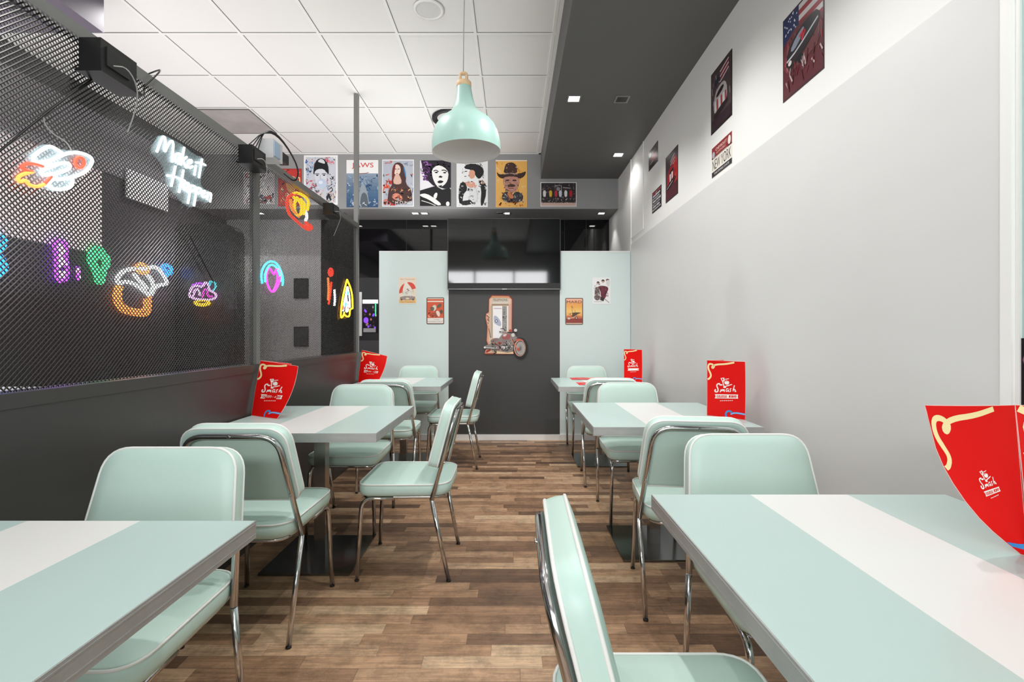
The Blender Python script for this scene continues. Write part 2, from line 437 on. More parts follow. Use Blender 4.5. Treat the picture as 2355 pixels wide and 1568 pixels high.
# ================================================================== CHAIRS
def rr_outline(pts, r, n=6): return fillet([(a, b, 0) for a, b in pts], r, n, True)
def make_chair(label):
    t = thing('dining_chair', label, 'chair', (0, 0, 0), 0, 'mint padded chrome diner chairs')
    def seat_ring(d, z):
        P = rr_outline([(-.205 + d, -.225 + d), (.205 - d, -.225 + d), (.214 - d, .225 - d), (-.214 + d, .225 - d)], [max(.10 - d, .012)] * 2 + [max(.075 - d, .012)] * 2)
        return [Vector((p.x, p.y, z + (.006 if False else 0))) for p in P]
    s = MB(); s.loft([seat_ring(.016, .411), seat_ring(.003, .417), seat_ring(-.002, .435), seat_ring(-.002, .455), seat_ring(.003, .469), seat_ring(.012, .4735), seat_ring(.05, .479), seat_ring(.11, .4825), seat_ring(.17, .484)], m_vinyl)
    st = s.build('seat', t)
    MB().tube(seat_ring(.001, .4695), .0042, m_pipe, 6, True).build('piping', st)
    # backrest: plane leaning back
    y0, z0 = -.172, .55; dv = Vector((0, -.075, .295)); dl = dv.length; up = dv.normalized(); n = Vector((0, up.z, -up.y))
    def back_ring(d, th):
        w0, w1 = .228 - d, .199 - d
        P = rr_outline([(-w0, d), (w0, d), (w1, dl - d), (-w1, dl - d)], [max(.035 - d, .01)] * 2 + [max(.085 - d, .012)] * 2, 7)
        return [Vector((p.x, y0, z0)) + up * p.y + n * th for p in P]
    b = MB(); b.loft([back_ring(.02, .002), back_ring(.006, .0), back_ring(0, .006), back_ring(-.002, .026), back_ring(0, .047), back_ring(.006, .0535), back_ring(.04, .0585), back_ring(.09, .061), back_ring(.13, .0615)], m_vinyl)
    bk = b.build('backrest', t)
    MB().tube(back_ring(.001, .049), .0042, m_pipe, 6, True).build('piping', bk)
    MB().tube(back_ring(.001, .004), .0042, m_pipe, 6, True).build('piping', bk)
    MB().tube([(p.x, p.y, .403) for p in seat_ring(.026, 0)], .0085, m_chrome, 8, True).build('seat_frame', t)
    K = Vector((.222, -.143, .402)); Tp = Vector((.176, -.2535, .818))
    path = fillet([K, Tp, Vector((-Tp.x, Tp.y, Tp.z)), Vector((-K.x, K.y, K.z))], .085, 8)
    bf = MB().tube(path, .011, m_chrome, 10).build('back_frame', t)
    for x, u in ((0.0, 1.0), (.2, .42), (-.2, .42)):
        yy = K.y + (Tp.y - K.y) * u; zz = K.z + (Tp.z - K.z) * u; xx = 0 if x == 0 else math.copysign(K.x + (Tp.x - K.x) * u, x)
        MB().tube([(xx, yy - .009, zz), (xx, yy - .0145, zz)], .006, m_chrome, 8).build('bolt', bf)
    for sx in (1, -1):
        lg = MB().tube([(sx * K.x, K.y, K.z), (sx * .206, -.223, .006)], .0105, m_chrome, 10).build('leg', t)
        MB().tube([(sx * .2062, -.2225, .008), (sx * .206, -.2235, 0.001)], .0112, m_black, 10).build('leg_cap', lg)
        lg = MB().tube(fillet([(sx * .186, .05, .398), (sx * .19, .205, .398), (sx * .204, .225, .006)], .06, 8), .0105, m_chrome, 10).build('leg', t)
        MB().tube([(sx * .204, .225, .008), (sx * .204, .225, .001)], .0112, m_black, 10).build('leg_cap', lg)
    return t
R = math.radians
chairs = [
    (.308, .885, -91, 'chair in the right foreground, seen edge-on with its back to the aisle'),
    (.812, 1.455, 180, 'chair facing the camera across the near right table'),
    (.79, 2.20, -7, 'chair with its chrome frame to the camera at the front of the middle right table'),
    (.815, 3.205, 180, 'chair facing the camera behind the middle right table'),
    (.79, 3.955, -4, 'chair with its chrome frame to the camera at the front of the far right table'),
    (.80, 4.995, 180, 'chair against the right mint panel, behind the far right table'),
    (-1.045, 1.26, 180, 'chair facing the camera behind the near left table'),
    (-1.068, 2.05, 0, 'chair with its chrome frame to the camera at the front of the middle left table'),
    (-.5375, 2.528, 90, 'chair standing in the aisle side-on at the end of the middle left table'),
    (-1.035, 3.078, 180, 'chair facing the camera behind the middle left table'),
    (-.985, 3.83, 2, 'chair with its chrome frame to the camera at the front of the far left table'),
    (-.545, 4.445, 90, 'chair standing side-on at the aisle end of the far left table, before the dark panel'),
    (-1.03, 5.015, 180, 'chair against the left mint panel, behind the far left table'),
]
C0 = make_chair(chairs[0][3]); C0.location = (chairs[0][0], chairs[0][1], 0); C0.rotation_euler = (0, 0, R(chairs[0][2]))
for x, y, a, lb in chairs[1:]: dup(C0, (x, y, 0), R(a), lb)

# ================================================================== MENUS
CREAM, BLUE, WHITE, RED = 'fbe3a8', '3f8fd6', 'f7efe9', 'd9170f'
class Part:
    """an Art seen through a smaller window, for a logo at another size"""
    def __init__(s, A, o, k): s.A, s.o, s.k = A, o, k
    def q(s, P): return [(s.o[0] + (u - .5) * s.k, s.o[1] + (v - .5) * s.k) for u, v in P]
    def poly(s, P, c, sm=0): s.A.poly(s.q(P), c, sm)
    def stroke(s, P, w, c, sm=1): s.A.stroke(s.q(P), w * s.k, c, sm)
    def ell(s, u, v, a, b, c): (u, v), = s.q([(u, v)]); s.A.ell(u, v, a * s.k, b * s.k, c)
    def text(s, t, u0, v0, u1, v1, c, sh=0.0, ti=0.0): (a, b), (d, e) = s.q([(u0, v0), (u1, v1)]); s.A.text(t, a, b, d, e, c, sh, ti * s.k)
def ribbon(A): A.stroke([(.72, .02), (.5, .055), (.22, .07), (.12, .115), (.15, .145), (.2, .10), (.12, .06), (.04, .07), (.025, .15), (.09, .235), (.10, .29), (.05, .335), (.01, .345)], .045, CREAM, 2)
def menu_art(A):
    ribbon(A)
    A.stroke([(.995, .905), (.72, .895), (.62, .935), (.66, .90), (.60, .875), (.52, .89), (.49, .945), (.52, .99)], .045, BLUE, 2)
    A.stroke([(.995, .905), (.72, .895), (.62, .935)], .018, 'a9cdf0', 2)
    logo(A)
def back_art(A):
    ribbon(A); A.stroke([(.02, .905), (.45, .93), (.98, .935)], .06, BLUE, 1)
    logo(Part(A, (.44, .47), .42))
def logo(A):
    W = WHITE
    # spatula and bun
    A.poly([(.35, .31), (.45, .295), (.46, .355), (.40, .375)], W); A.poly([(.385, .315), (.42, .31), (.425, .345), (.40, .35)], RED)
    A.stroke([(.405, .36), (.45, .47)], .025, W, 0)
    A.ell(.515, .38, .065, .038, W); A.stroke([(.46, .36), (.57, .345)], .014, RED, 0); A.stroke([(.465, .325), (.57, .31)], .016, W, 0)
    A.stroke([(.47, .45), (.56, .43), (.65, .405)], .022, W, 0); A.ell(.46, .465, .04, .014, W)
    # script word
    A.stroke([(.40, .425), (.33, .435), (.33, .405), (.26, .42), (.25, .46), (.29, .51), (.28, .555), (.215, .565), (.195, .535), (.23, .52)], .032, W, 2)
    A.stroke([(.34, .56), (.37, .495), (.375, .555), (.41, .49), (.415, .55), (.445, .49), (.455, .55)], .022, W, 1)
    A.stroke([(.56, .49), (.51, .485), (.49, .53), (.52, .545), (.56, .50), (.565, .545)], .02, W, 1)
    A.stroke([(.635, .48), (.59, .49), (.625, .525), (.59, .54)], .02, W, 1)
    A.stroke([(.715, .42), (.665, .54), (.70, .49), (.735, .49), (.725, .535), (.76, .515)], .024, W, 1)
    # banner
    A.poly([(.20, .605), (.81, .575), (.80, .615), (.815, .645), (.20, .68), (.225, .64)], W)
    A.poly([(.25, .62), (.52, .605), (.52, .65), (.25, .663)], RED); A.poly([(.57, .603), (.77, .592), (.765, .632), (.57, .645)], RED)
    A.text('BURGERS', .265, .613, .51, .655, W, 0.04, .012); A.text('& Co', .60, .602, .745, .636, W, 0.1, .008)
    for k in range(7): A.stroke([(.34 + k * .05, .715 - k * .004), (.373 + k * .05, .711 - k * .004)], .016, W, 0)
def page(fn, name, parent, art, nu=10, nv=16, back=RED):
    mb = MB(); rows = [[fn(i / nu, j / nv, 0.0) for i in range(nu + 1)] for j in range(nv + 1)]
    mb.loft(rows, m_redp, False, False, True, closed=False)
    rows2 = [[fn(i / nu, j / nv, -0.0012) for i in range(nu + 1)] for j in range(nv + 1)]
    mb.loft(rows2, m_redp, False, False, True, closed=False)
    edge = [fn(i / nu, 0, -.0006) for i in range(nu + 1)] + [fn(1, j / nv, -.0006) for j in range(1, nv + 1)] + [fn(i / nu, 1, -.0006) for i in range(nu - 1, -1, -1)] + [fn(0, j / nv, -.0006) for j in range(nv - 1, 0, -1)]
    mb.tube(edge, .0009, ink('f4c9c2'), 4, True)
    if art: art(Art(fn, .7, step=2e-5, base=8e-4, mb=mb))
    return mb.build(name, parent, recalc=False)
def patch(TL, TR, BL, BR, bulge=(0, 0, 0), side=(0, 0, 0)):
    TL, TR, BL, BR, bg, sd = map(Vector, (TL, TR, BL, BR, bulge, side))
    def P(u, v): return TL * (1 - u) * (1 - v) + TR * u * (1 - v) + BL * (1 - u) * v + BR * u * v + bg * (4 * u * (1 - u) * .5 + 4 * v * (1 - v) * .5) + sd * u * 4 * v * (1 - v)
    def fn(u, v, d):
        e = 1e-3; n = (P(u + e, v) - P(u - e, v)).cross(P(u, v - e) - P(u, v + e)).normalized(); return P(u, v) + n * d
    return fn
def menu(label, TL, TR, BL, BR, bulge=(0, 0, 0), side=(0, 0, 0), backoff=(.0, .09, 0)):
    o = Vector(BL); t = thing('menu_card', label, 'menu', o, 0, 'red folded menus')
    L = lambda p: Vector(p) - o
    page(patch(L(TL), L(TR), L(BL), L(BR), bulge, side), 'front_page', t, menu_art)
    bo = Vector(backoff)
    # rear leaf, hinged on the left edge and opened away so that the card stands
    page(patch(L(TL) + Vector((0, .002, 0)), L(TL) * .25 + L(TR) * .75 + bo, L(BL) + Vector((0, .002, 0)), L(BL) * .2 + L(BR) * .8 + bo), 'back_page', t, None)
    return t
Z = .7515
menu('upright red menu on the middle right table', (1.085, 2.664, Z + .307), (1.226, 2.516, Z + .307), (1.085, 2.664, Z), (1.226, 2.516, Z), (.003, -.003, 0), backoff=(-.002, .13, 0))
menu('upright red menu on the far right table', (1.085, 4.66, Z + .305), (1.215, 4.49, Z + .305), (1.085, 4.66, Z), (1.215, 4.49, Z), (.004, -.004, 0), backoff=(.0, .14, 0))
menu('red menu leaning by the half wall on the middle left table', (-1.462, 2.755, Z + .30), (-1.215, 2.69, Z + .272), (-1.462, 2.66, Z), (-1.262, 2.545, Z + .001), (.0, -.006, 0), (.022, 0, -.004), backoff=(-.03, .10, .0))
menu('red menu leaning by the half wall on the far left table', (-1.452, 4.58, Z + .30), (-1.19, 4.50, Z + .245), (-1.462, 4.49, Z), (-1.25, 4.37, Z + .001), (.0, -.006, 0), (.016, 0, -.004), backoff=(-.03, .08, .0))
# the near right menu: the open leaf curls down to its fold
def curled():
    o = Vector((1.055, .985, Z)); t = thing('menu_card', 'large red menu with a curled leaf on the near right table', 'menu', o, 0, 'red folded menus')
    ed = [(.852, 1.0575), (.8635, 1.012), (.874, .9693), (.890, .931), (.909, .897), (.934, .860), (.9625, .8254), (.989, .799), (1.016, .776), (1.046, Z)]
    def left(v):
        q = min(max(v, 0), 1) * (len(ed) - 1); i = min(int(q), len(ed) - 2); f = q - i
        return ed[i][0] * (1 - f) + ed[i + 1][0] * f, ed[i][1] * (1 - f) + ed[i + 1][1] * f
    def P(u, v):
        x0, z0 = left(v); x1, z1 = 1.038 + .022 * v, 1.058 - (1.058 - Z) * v
        return Vector((x0 + (x1 - x0) * u, .985 - .03 * u * (1 - u) - .004 * v, z0 + (z1 - z0) * u)) - o
    def fn(u, v, d): return P(u, v) + Vector((0, -d, 0))
    page(fn, 'front_page', t, back_art, 12, 18)
    page(patch(Vector((1.039, .985, 1.058)) - o, Vector((1.228, .915, 1.058)) - o, Vector((1.062, .981, Z)) - o, Vector((1.228, .915, Z)) - o, (0, -.004, 0)), 'back_page', t, lambda A: A.stroke([(.02, .02), (.13, .06), (.05, .16), (.16, .24), (.12, .32), (.03, .34)], .07, CREAM, 2))
curled()
def flat_menu(label, x0, y0, x1, y1, tilt, z):
    t = thing('menu_card', label, 'menu', (x0, y0, z), tilt, 'red folded menus')
    w, h = x1 - x0, y1 - y0
    for nm, a in (('front_page', 0), ('back_page', 1)):
        fn = lambda u, v, d, a=a: Vector((w / 2 * (u + (1 - a)), h * (1 - v), .001 + .004 * math.sin(PI * u) + d))
        page(fn, nm, t, menu_art if a == 0 else (lambda A: A.stroke([(.05, .3), (.4, .2), (.6, .6), (.95, .5)], .09, 'd7e6ef', 2)), 6, 6)
flat_menu('red menu lying open flat at the back of the far right table', .585, 4.72, .97, 4.945, 0, .7505)
flat_menu('smaller red menu lying flat at the front of the far right table', .588, 4.23, .80, 4.46, 0, .7505)

# ================================================================== PENDANT LAMP
lx, ly = -.292, 2.985
lamp = thing('pendant_lamp', 'mint bell-shaped pendant lamp with a wooden neck hanging over the aisle', 'lamp', (lx, ly, 2.345))
lamp.rotation_euler = (R(1.0), R(-2.2), 0)
prof = [(.2135, 0.0), (.2145, .03), (.213, .06), (.208, .09), (.199, .125), (.184, .158), (.160, .190), (.128, .216), (.095, .240), (.074, .268), (.063, .30), (.055, .335), (.049, .37), (.0445, .405)]
MB().lathe(prof, (0, 0, 0), m_shade, 56).build('shade', lamp, recalc=False)
inn = [(r - .004, z) for r, z in prof[:-1]]
MB().lathe([(.2135, 0.0)] + inn + [(.001, .36)], (0, 0, 0), m_shadein, 56).build('shade_lining', lamp, recalc=False)
MB().lathe([(.001, .402), (.044, .402), (.047, .406), (.047, .428), (.044, .435), (.03, .438), (.001, .438)], (0, 0, 0), m_wood, 32).build('wood_collar', lamp)
hd = MB(); hd.tube(fillet([(-.02, 0, .434), (-.02, 0, .492), (.02, 0, .492), (.02, 0, .434)], .018, 6), .009, m_wood, 10)
hd.build('wood_handle', lamp)
bl = MB(); bl.lathe([(.001, .12), (.02, .125), (.032, .15), (.03, .18), (.018, .21), (.014, .30)], (0, 0, 0), m_shadein, 20)
bl.build('bulb', lamp)
cd = MB(); cd.tube([(0, 0, .496), (.012, .004, .75), (.035, .018, 1.153)], .003, m_cord, 6); cd.build('cord', lamp)

# ================================================================== TELEVISION
tv = thing('television', 'large black wall television above the dark panel of the partition', 'television', (-.101, 5.352, 1.708))
tv.rotation_euler = (R(.9), 0, 0)
MB().box((-.632, .004, 0), (.632, .052, .792), m_black).build('case', tv)
MB().box((-.626, 0.0005, .070), (.626, .004, .787), m_screen).build('screen', tv)
fr = MB(); fr.box((-.6345, -.003, .787), (.6345, .005, .7945), m_black); fr.box((-.6345, -.003, -.003), (-.626, .005, .787), m_black); fr.box((.626, -.003, -.003), (.6345, .005, .787), m_black)
fr.box((-.6345, -.004, -.004), (.6345, .005, .008), mat('tv_edge_grey', (90, 90, 90), .3, .6)); fr.build('bezel', tv)
MB().box((-.626, -.0015, .008), (.626, .004, .070), mat('tv_lower_bar', (15, 15, 15), .5)).build('lower_bar', tv)
mk = MB()
for k in range(5): mk.box((-.022 + k * .011, -.0046, -.002), (-.015 + k * .011, -.004, .006), m_pipe)
tag(mk.build('maker_mark', tv), 'small pale lettering')
MB().box((-.25, .052, .1), (.25, .059, .42), m_black).build('wall_bracket', tv)

# ================================================================== POSTERS ON THE BEAM
YBM = 6.07
def beam_sheet(px0, py0, px1, py1, base, **k):
    a, b = at(px0, py0, YBM), at(px1, py1, YBM)
    return sheet((a.x, YBM - .0005, a.z), (b.x - a.x, 0, 0), (0, 0, b.z - a.z), (0, -1, 0), base, **k)
GP = 'posters on the grey beam'
def put(A, name, label, cat='poster', group=GP):
    return tag(A.mb.build(name, recalc=False), label, cat, group)
rng = random.Random(4)
A = beam_sheet(640, 388, 694, 474, 'b3302c'); A.rect(.04, .03, .96, .97, 'c43a34')
A.scrib(rng, 40, ['e8b86a', '3a1c1c', 'e6d9a8', '5b8c7e', 'd84a40'], (.05, .04, .95, .96), (.06, .2), .03)
A.poly([(.3, .3), (.55, .2), (.8, .35), (.75, .6), (.4, .65)], 'e4a65a', 1); A.poly([(.55, .22), (.8, .25), (.72, .4)], '7aa79c')
put(A, 'poster', 'red poster partly hidden behind the mesh screen top rail')
A = beam_sheet(560, 395, 632, 470, 'c9c4c6'); A.scrib(rng, 46, ['3b3b40', 'a23b3b', '7d5f60', 'e7e2e0', '55606e'], (.05, .04, .95, .96), (.06, .2), .03)
put(A, 'poster', 'pale reddish poster seen wholly through the mesh by the post')
# graffiti portrait with bubble
A = beam_sheet(699, 357, 777, 471, 'f4f3f2'); A.rect(.055, .04, .945, .96, 'cfd2da')
bx = (.06, .045, .94, .955)
A.scrib(rng, 90, ['20202a', 'f3f3f3', '3a62b4', 'c9445a', '8d98b0', 'e7a7b4', '2b2b33'], bx, (.03, .1), .014)
A.scrib(rng, 26, ['d8395a', 'e46a7c', 'f0b8c0', 'b8283f'], (.06, .5, .36, .9), (.04, .1), .02); A.scrib(rng, 14, ['2f6fc4', '7fb2e8'], (.06, .1, .28, .45), (.03, .08), .018); A.scrib(rng, 12, ['d8304a', 'e88'+'a98'], (.6, .05, .93, .2), (.03, .08), .02)
A.scrib(rng, 18, ['e9d2c0', 'f0e3d8', 'd9aba0'], (.4, .75, .93, .95), (.04, .1), .02)
A.poly([(.28, .42), (.30, .2), (.40, .08), (.58, .06), (.72, .18), (.74, .42), (.66, .32), (.36, .32)], '17171c', 1)
A.poly([(.40, .13), (.5, .07), (.6, .1), (.64, .18), (.52, .16)], 'dfe0e4', 1)
A.poly([(.30, .36), (.40, .28), (.60, .28), (.69, .38), (.68, .54), (.58, .68), (.48, .69), (.37, .6)], 'dcdee6', 1)
for u in (.40, .60): A.stroke([(u - .07, .385), (u, .37), (u + .06, .385)], .018, '15151a'); A.ell(u, .405, .035, .014, '22222a')
A.stroke([(.49, .4), (.48, .47), (.52, .475)], .012, '9a9ca8')
A.ell(.535, .575, .15, .10, 'c4d3e6'); A.ell(.50, .55, .06, .035, 'e6eef7')
A.poly([(.66, .84), (.74, .76), (.82, .9), (.78, .93), (.74, .85), (.68, .93)], '24242c'); A.scrib(rng, 8, ['2a2a34'], (.68, .78, .9, .94), (.02, .05), .01)
put(A, 'poster', 'white-bordered graffiti portrait poster of a dark-haired face blowing a bubble')
# sea poster
A = beam_sheet(797, 368, 870, 476, 'f3f2f0'); A.rect(0, .285, 1, 1, '8c9db0')
for k in range(9): A.rect(0, .33 + k * .074, 1, .33 + (k + 1) * .075, ['7f92a8', '75899f', '6a8098', '5d7691', '52708e', '4b6a8a', '446487', '3d5d80', '36557a'][k])
A.scrib(rng, 60, ['9db0c2', '5a7896', '3f6488', 'b7c4d0', '2f5178'], (.02, .3, .98, .97), (.04, .12), .016)
A.poly([(.34, 1), (.42, .62), (.52, .47), (.64, .62), (.74, 1)], '98a2ab', 1); A.poly([(.42, 1), (.46, .74), (.56, .68), (.66, .76), (.7, 1)], '5c6670', 1)
A.scrib(rng, 12, ['dfe7ee', 'c2d0dc'], (.02, .85, .98, .99), (.03, .09), .014)
A.text('JAWS', .17, .06, .85, .19, 'd9302a'); A.stroke([(.4, .29), (.62, .285), (.7, .27)], .02, 'a66a5a')
put(A, 'poster', 'sea poster with a white top and red lettering behind the tall post')
# hooded woman graffiti
A = beam_sheet(879, 367, 952, 475, 'efeeee'); A.rect(.025, .02, .975, .985, 'b7bcc6')
A.scrib(rng, 70, ['cfd4da', '8f9cab', 'e8e4e2', '7b86a0', 'd66a5c', '5f6a78'], (.03, .03, .97, .95), (.04, .12), .016)
A.scrib(rng, 20, ['e0562f', 'd8392a', 'f0a070'], (.03, .45, .3, .7), (.05, .12), .03); A.scrib(rng, 22, ['c53a34', 'e07a60', '5c2a2a'], (.03, .78, .6, .97), (.05, .1), .03)
A.poly([(.16, .95), (.2, .66), (.33, .52), (.30, .3), (.36, .1), (.52, .05), (.68, .12), (.76, .34), (.74, .52), (.93, .64), (.95, .95)], '4b3230', 1)
A.poly([(.34, .14), (.42, .08), (.38, .4), (.34, .5), (.3, .3)], '8a2f2c', 1); A.poly([(.66, .12), (.74, .25), (.76, .42), (.70, .3)], '3d7fb4', 1)
A.ell(.47, .22, .115, .115, 'ecd2c4'); A.stroke([(.32, .5), (.36, .3), (.4, .12)], .05, '6b2a28', 1); A.poly([(.42, .3), (.53, .3), (.64, .5), (.48, .54), (.33, .5)], 'dcb5a4', 1)
for u in (.43, .52): A.ell(u, .205, .026, .009, '4a302c')
A.stroke([(.475, .21), (.47, .26)], .012, 'b98a7c'); A.stroke([(.44, .295), (.5, .295)], .012, 'a2443c')
A.poly([(.3, .76), (.46, .7), (.66, .8), (.6, .9), (.34, .84)], 'd88a78', 1); A.scrib(rng, 26, ['a9b4b8', '2a2628', '6d7c84', '8c3a36', 'e2a05a'], (.3, .6, .92, .9), (.04, .1), .02)
A.text('M CUNO', .42, .89, .93, .95, 'f2f2f2'); A.text('ARTIST', .07, .06, .3, .095, 'c8403c', .1)
put(A, 'poster', 'graffiti poster of a woman in a dark hood with white lettering at the foot')
# black and white face with purple
A = beam_sheet(966, 369, 1037, 474, 'e9e6ea'); A.poly([(.03, .0), (1, 0), (1, .6), (.8, .62), (.42, .55), (.22, .42), (.1, .25)], '241f28', 0)
A.scrib(rng, 46, ['5b2a66', '7d3f8c', '2a1f2f', 'a06ab0'], (.03, .02, .36, .45), (.03, .1), .03); A.scrib(rng, 30, ['1d1a20', '332a3a'], (.3, .02, .97, .25), (.04, .1), .03)
A.poly([(.38, .2), (.56, .1), (.78, .14), (.93, .26), (.9, .44), (.78, .55), (.6, .6), (.48, .5), (.4, .36)], 'f2f0ee', 1)
A.poly([(.0, .66), (.3, .6), (.5, .56), (.72, .64), (.95, .6), (1, .64), (1, 1), (0, 1)], '1c1a1d', 0)
A.stroke([(.44, .235), (.52, .21), (.6, .25)], .03, '1d1a1e'); A.stroke([(.7, .22), (.8, .21), (.88, .25)], .03, '1d1a1e'); A.ell(.53, .265, .05, .016, '1d1a1e'); A.ell(.8, .27, .05, .016, '1d1a1e')
A.poly([(.6, .36), (.66, .33), (.74, .36), (.7, .38), (.63, .38)], '1d1a1e'); A.poly([(.55, .47), (.65, .43), (.78, .46), (.7, .5), (.6, .5)], '1d1a1e', 1); A.poly([(.58, .56), (.72, .54), (.68, .6)], '1d1a1e')
A.poly([(.0, .74), (.2, .72), (.5, .84), (.72, .97), (.56, .99), (.3, .86), (.0, .78)], 'efedea', 1); A.poly([(.42, .8), (.5, .7), (.58, .72), (.52, .86)], 'efedea', 1); A.ell(.9, .95, .06, .05, 'efedea'); A.stroke([(.05, .88), (.3, .93), (.5, .99)], .02, 'efedea')
put(A, 'poster', 'black and white face poster with a purple patch in the hair')
# dancer with hat
A = beam_sheet(1050, 370, 1122, 476, 'eeefef')
A.poly([(.2, .16), (.36, .06), (.7, .07), (.9, .2), (.8, .36), (.68, .4), (.5, .2)], '1e1c1f', 1); A.scrib(rng, 40, ['1b1a1c', '3a383c'], (.18, .06, .88, .4), (.03, .08), .012)
A.poly([(.4, .2), (.58, .2), (.6, .34), (.5, .4), (.4, .36)], 'e2a488', 1); A.poly([(.2, .48), (.4, .44), (.58, .46), (.66, .56), (.5, .62)], 'e0a590', 1)
A.poly([(.08, .5), (.26, .44), (.36, .62), (.22, .72), (.18, .95), (.06, .9)], '1f1d20', 1); A.poly([(.68, .42), (.92, .44), (.96, .7), (.84, .98), (.76, .96), (.8, .6)], '1f1d20', 1); A.poly([(.1, .88), (.5, .84), (.6, .92), (.2, .98)], '2a282b', 1)
A.scrib(rng, 60, ['232124', 'f4f4f4', '4a484c', 'dcdcdc'], (.06, .42, .96, .97), (.03, .09), .012); A.poly([(.36, .6), (.62, .56), (.7, .86), (.46, .92)], 'e7e8e9', 1); A.scrib(rng, 16, ['3a383c', 'b8b8ba'], (.36, .58, .7, .92), (.03, .07), .008); A.scrib(rng, 6, ['e8a27a', 'd87f60'], (.7, .4, .92, .5), (.02, .05), .02)
put(A, 'poster', 'ink sketch poster of a figure in a dark hat and white shirt')
# cowboy
A = beam_sheet(1140, 368, 1212, 477, 'f3ba62'); A.rect(0, 0, 1, .025, 'f5e3d2'); A.scrib(rng, 24, ['f6c87c', 'eda848', 'e59a3a', 'f3d09a'], (.02, .03, .98, .97), (.05, .16), .03)
A.poly([(.24, .3), (.3, .1), (.4, .055), (.56, .05), (.66, .12), (.7, .3)], '4b302a', 1); A.poly([(.02, .24), (.12, .31), (.3, .29), (.5, .27), (.72, .29), (.88, .26), (.98, .235), (.92, .35), (.76, .4), (.5, .34), (.24, .4), (.08, .36)], '3d2723', 1)
A.stroke([(.25, .3), (.48, .275), (.7, .3)], .03, 'b09a8e'); A.poly([(.22, .37), (.5, .34), (.76, .37), (.74, .55), (.66, .66), (.5, .7), (.34, .66), (.25, .54)], 'c08a78', 1)
for u in (.38, .6): A.ell(u, .43, .07, .018, '4a2c26')
A.poly([(.36, .53), (.5, .5), (.64, .53), (.6, .57), (.4, .57)], '4f332c', 1); A.stroke([(.42, .6), (.58, .6)], .02, '7a3c32')
A.poly([(.16, .78), (.34, .64), (.5, .76), (.68, .64), (.9, .76), (.82, .9), (.3, .9)], '39353a', 1); A.poly([(.34, .7), (.5, .68), (.6, .8), (.46, .82)], 'd9824a', 1)
A.scrib(rng, 60, ['5a3a32', '2c2424', 'd6a694', 'e9c4b0', '7c5246'], (.26, .08, .72, .66), (.02, .06), .012); A.scrib(rng, 36, ['26242a', '5c5a60', 'a46a4a', 'cfc8c4'], (.18, .68, .9, .9), (.03, .08), .016)
A.scrib(rng, 10, ['d8792e', 'c8641e'], (.1, .88, .9, .98), (.03, .08), .03)
put(A, 'poster', 'orange poster of a man in a brown cowboy hat')
# players
A = beam_sheet(1243, 419, 1326, 475, 'e9e6e6'); A.rect(.02, .03, .98, .97, '2b2529'); A.rect(.02, .84, .98, .97, 'd2b2a4')
A.scrib(rng, 60, ['4a4248', '1d191c', '6d5f64', '8a7c80'], (.03, .05, .97, .7), (.02, .07), .01)
for u, cc in ((.11, 'e4e0de'), (.28, 'e0b23a'), (.43, 'c2323a'), (.55, 'cfd4dc'), (.7, 'e8e6e4'), (.84, 'b8202c')):
    A.ell(u, .26, .022, .05, '5a3c30'); A.poly([(u - .045, .34), (u + .045, .34), (u + .035, .62), (u - .035, .62)], cc, 1); A.stroke([(u - .04, .36), (u - .06, .2)], .016, '5a3c30', 0); A.stroke([(u, .6), (u - .02, .8)], .03, '3d2c28', 0)
A.stroke([(.4, .22), (.4, .14), (.58, .14), (.58, .44)], .012, 'd8d8d8', 0); A.ell(.49, .28, .05, .08, '8d8f96'); A.stroke([(.62, .22), (.82, .25)], .012, 'd8d8d8', 0)
A.scrib(rng, 70, ['d6c8c2', '453a3c', '8d7a76', 'b8a49c', '221c1e'], (.03, .66, .97, .86), (.01, .03), .01)
put(A, 'poster', 'wide dark poster of basketball players at the right end of the beam')

# ================================================================== METAL SIGNS ON THE PARTITION
GS = 'tin signs on the mint partition'
def part_sheet(px0, py0, px1, py1, base, **k):
    y = YP - .0005; a, b = at(px0, py0, y), at(px1, py1, y)
    return sheet((a.x, y, a.z), (b.x - a.x, 0, 0), (0, 0, b.z - a.z), (0, -1, 0), base, rounded=.06, **k)
A = part_sheet(917, 637, 957.5, 698.5, 'efe0cc'); A.rect(.02, .82, .98, .97, 'edc383')
A.ell(.5, .52, .48, .32, 'de5446', -.2, 24, PI, 2 * PI); A.poly([(.2, .56), (.3, .28), (.42, .14), (.54, .26), (.7, .38), (.8, .55), (.5, .62)], 'efe7da', 1)
A.poly([(.18, .62), (.3, .54), (.72, .54), (.82, .66), (.8, .72), (.2, .72)], 'e8e4d8', 0); A.poly([(.08, .72), (.92, .7), (.95, .82), (.82, .86), (.2, .86), (.06, .82)], 'a3958e', 1)
A.ell(.5, .8, .11, .035, 'e6d2b4'); A.ell(.16, .84, .06, .035, '6a5c58'); A.ell(.82, .84, .06, .035, '6a5c58')
A.scrib(rng, 34, ['6d625c', 'cfc4b4', '8a7d75', 'f4ede0'], (.2, .42, .9, .76), (.03, .08), .014); A.text('Que Transportes', .1, .055, .9, .11, 'd98b5c'); A.text('Car Transport', .1, .91, .92, .955, '8c6432')
put(A, 'tin_sign', 'cream tin sign with a red arc, higher of two on the left mint panel', 'sign', GS)
A = part_sheet(981, 684, 1021.5, 745.5, '4a4642'); A.rect(.04, .03, .96, .97, 'd9603f'); A.rect(.05, .03, .95, .06, 'f0d8c8'); A.rect(.05, .125, .95, .17, 'f2e2d4'); A.rect(.05, .765, .95, .965, 'ece7df')
A.scrib(rng, 36, ['b8472e', 'e8906a', 'a45a30', 'efc8a4', '7c3a28'], (.06, .45, .95, .75), (.04, .1), .03)
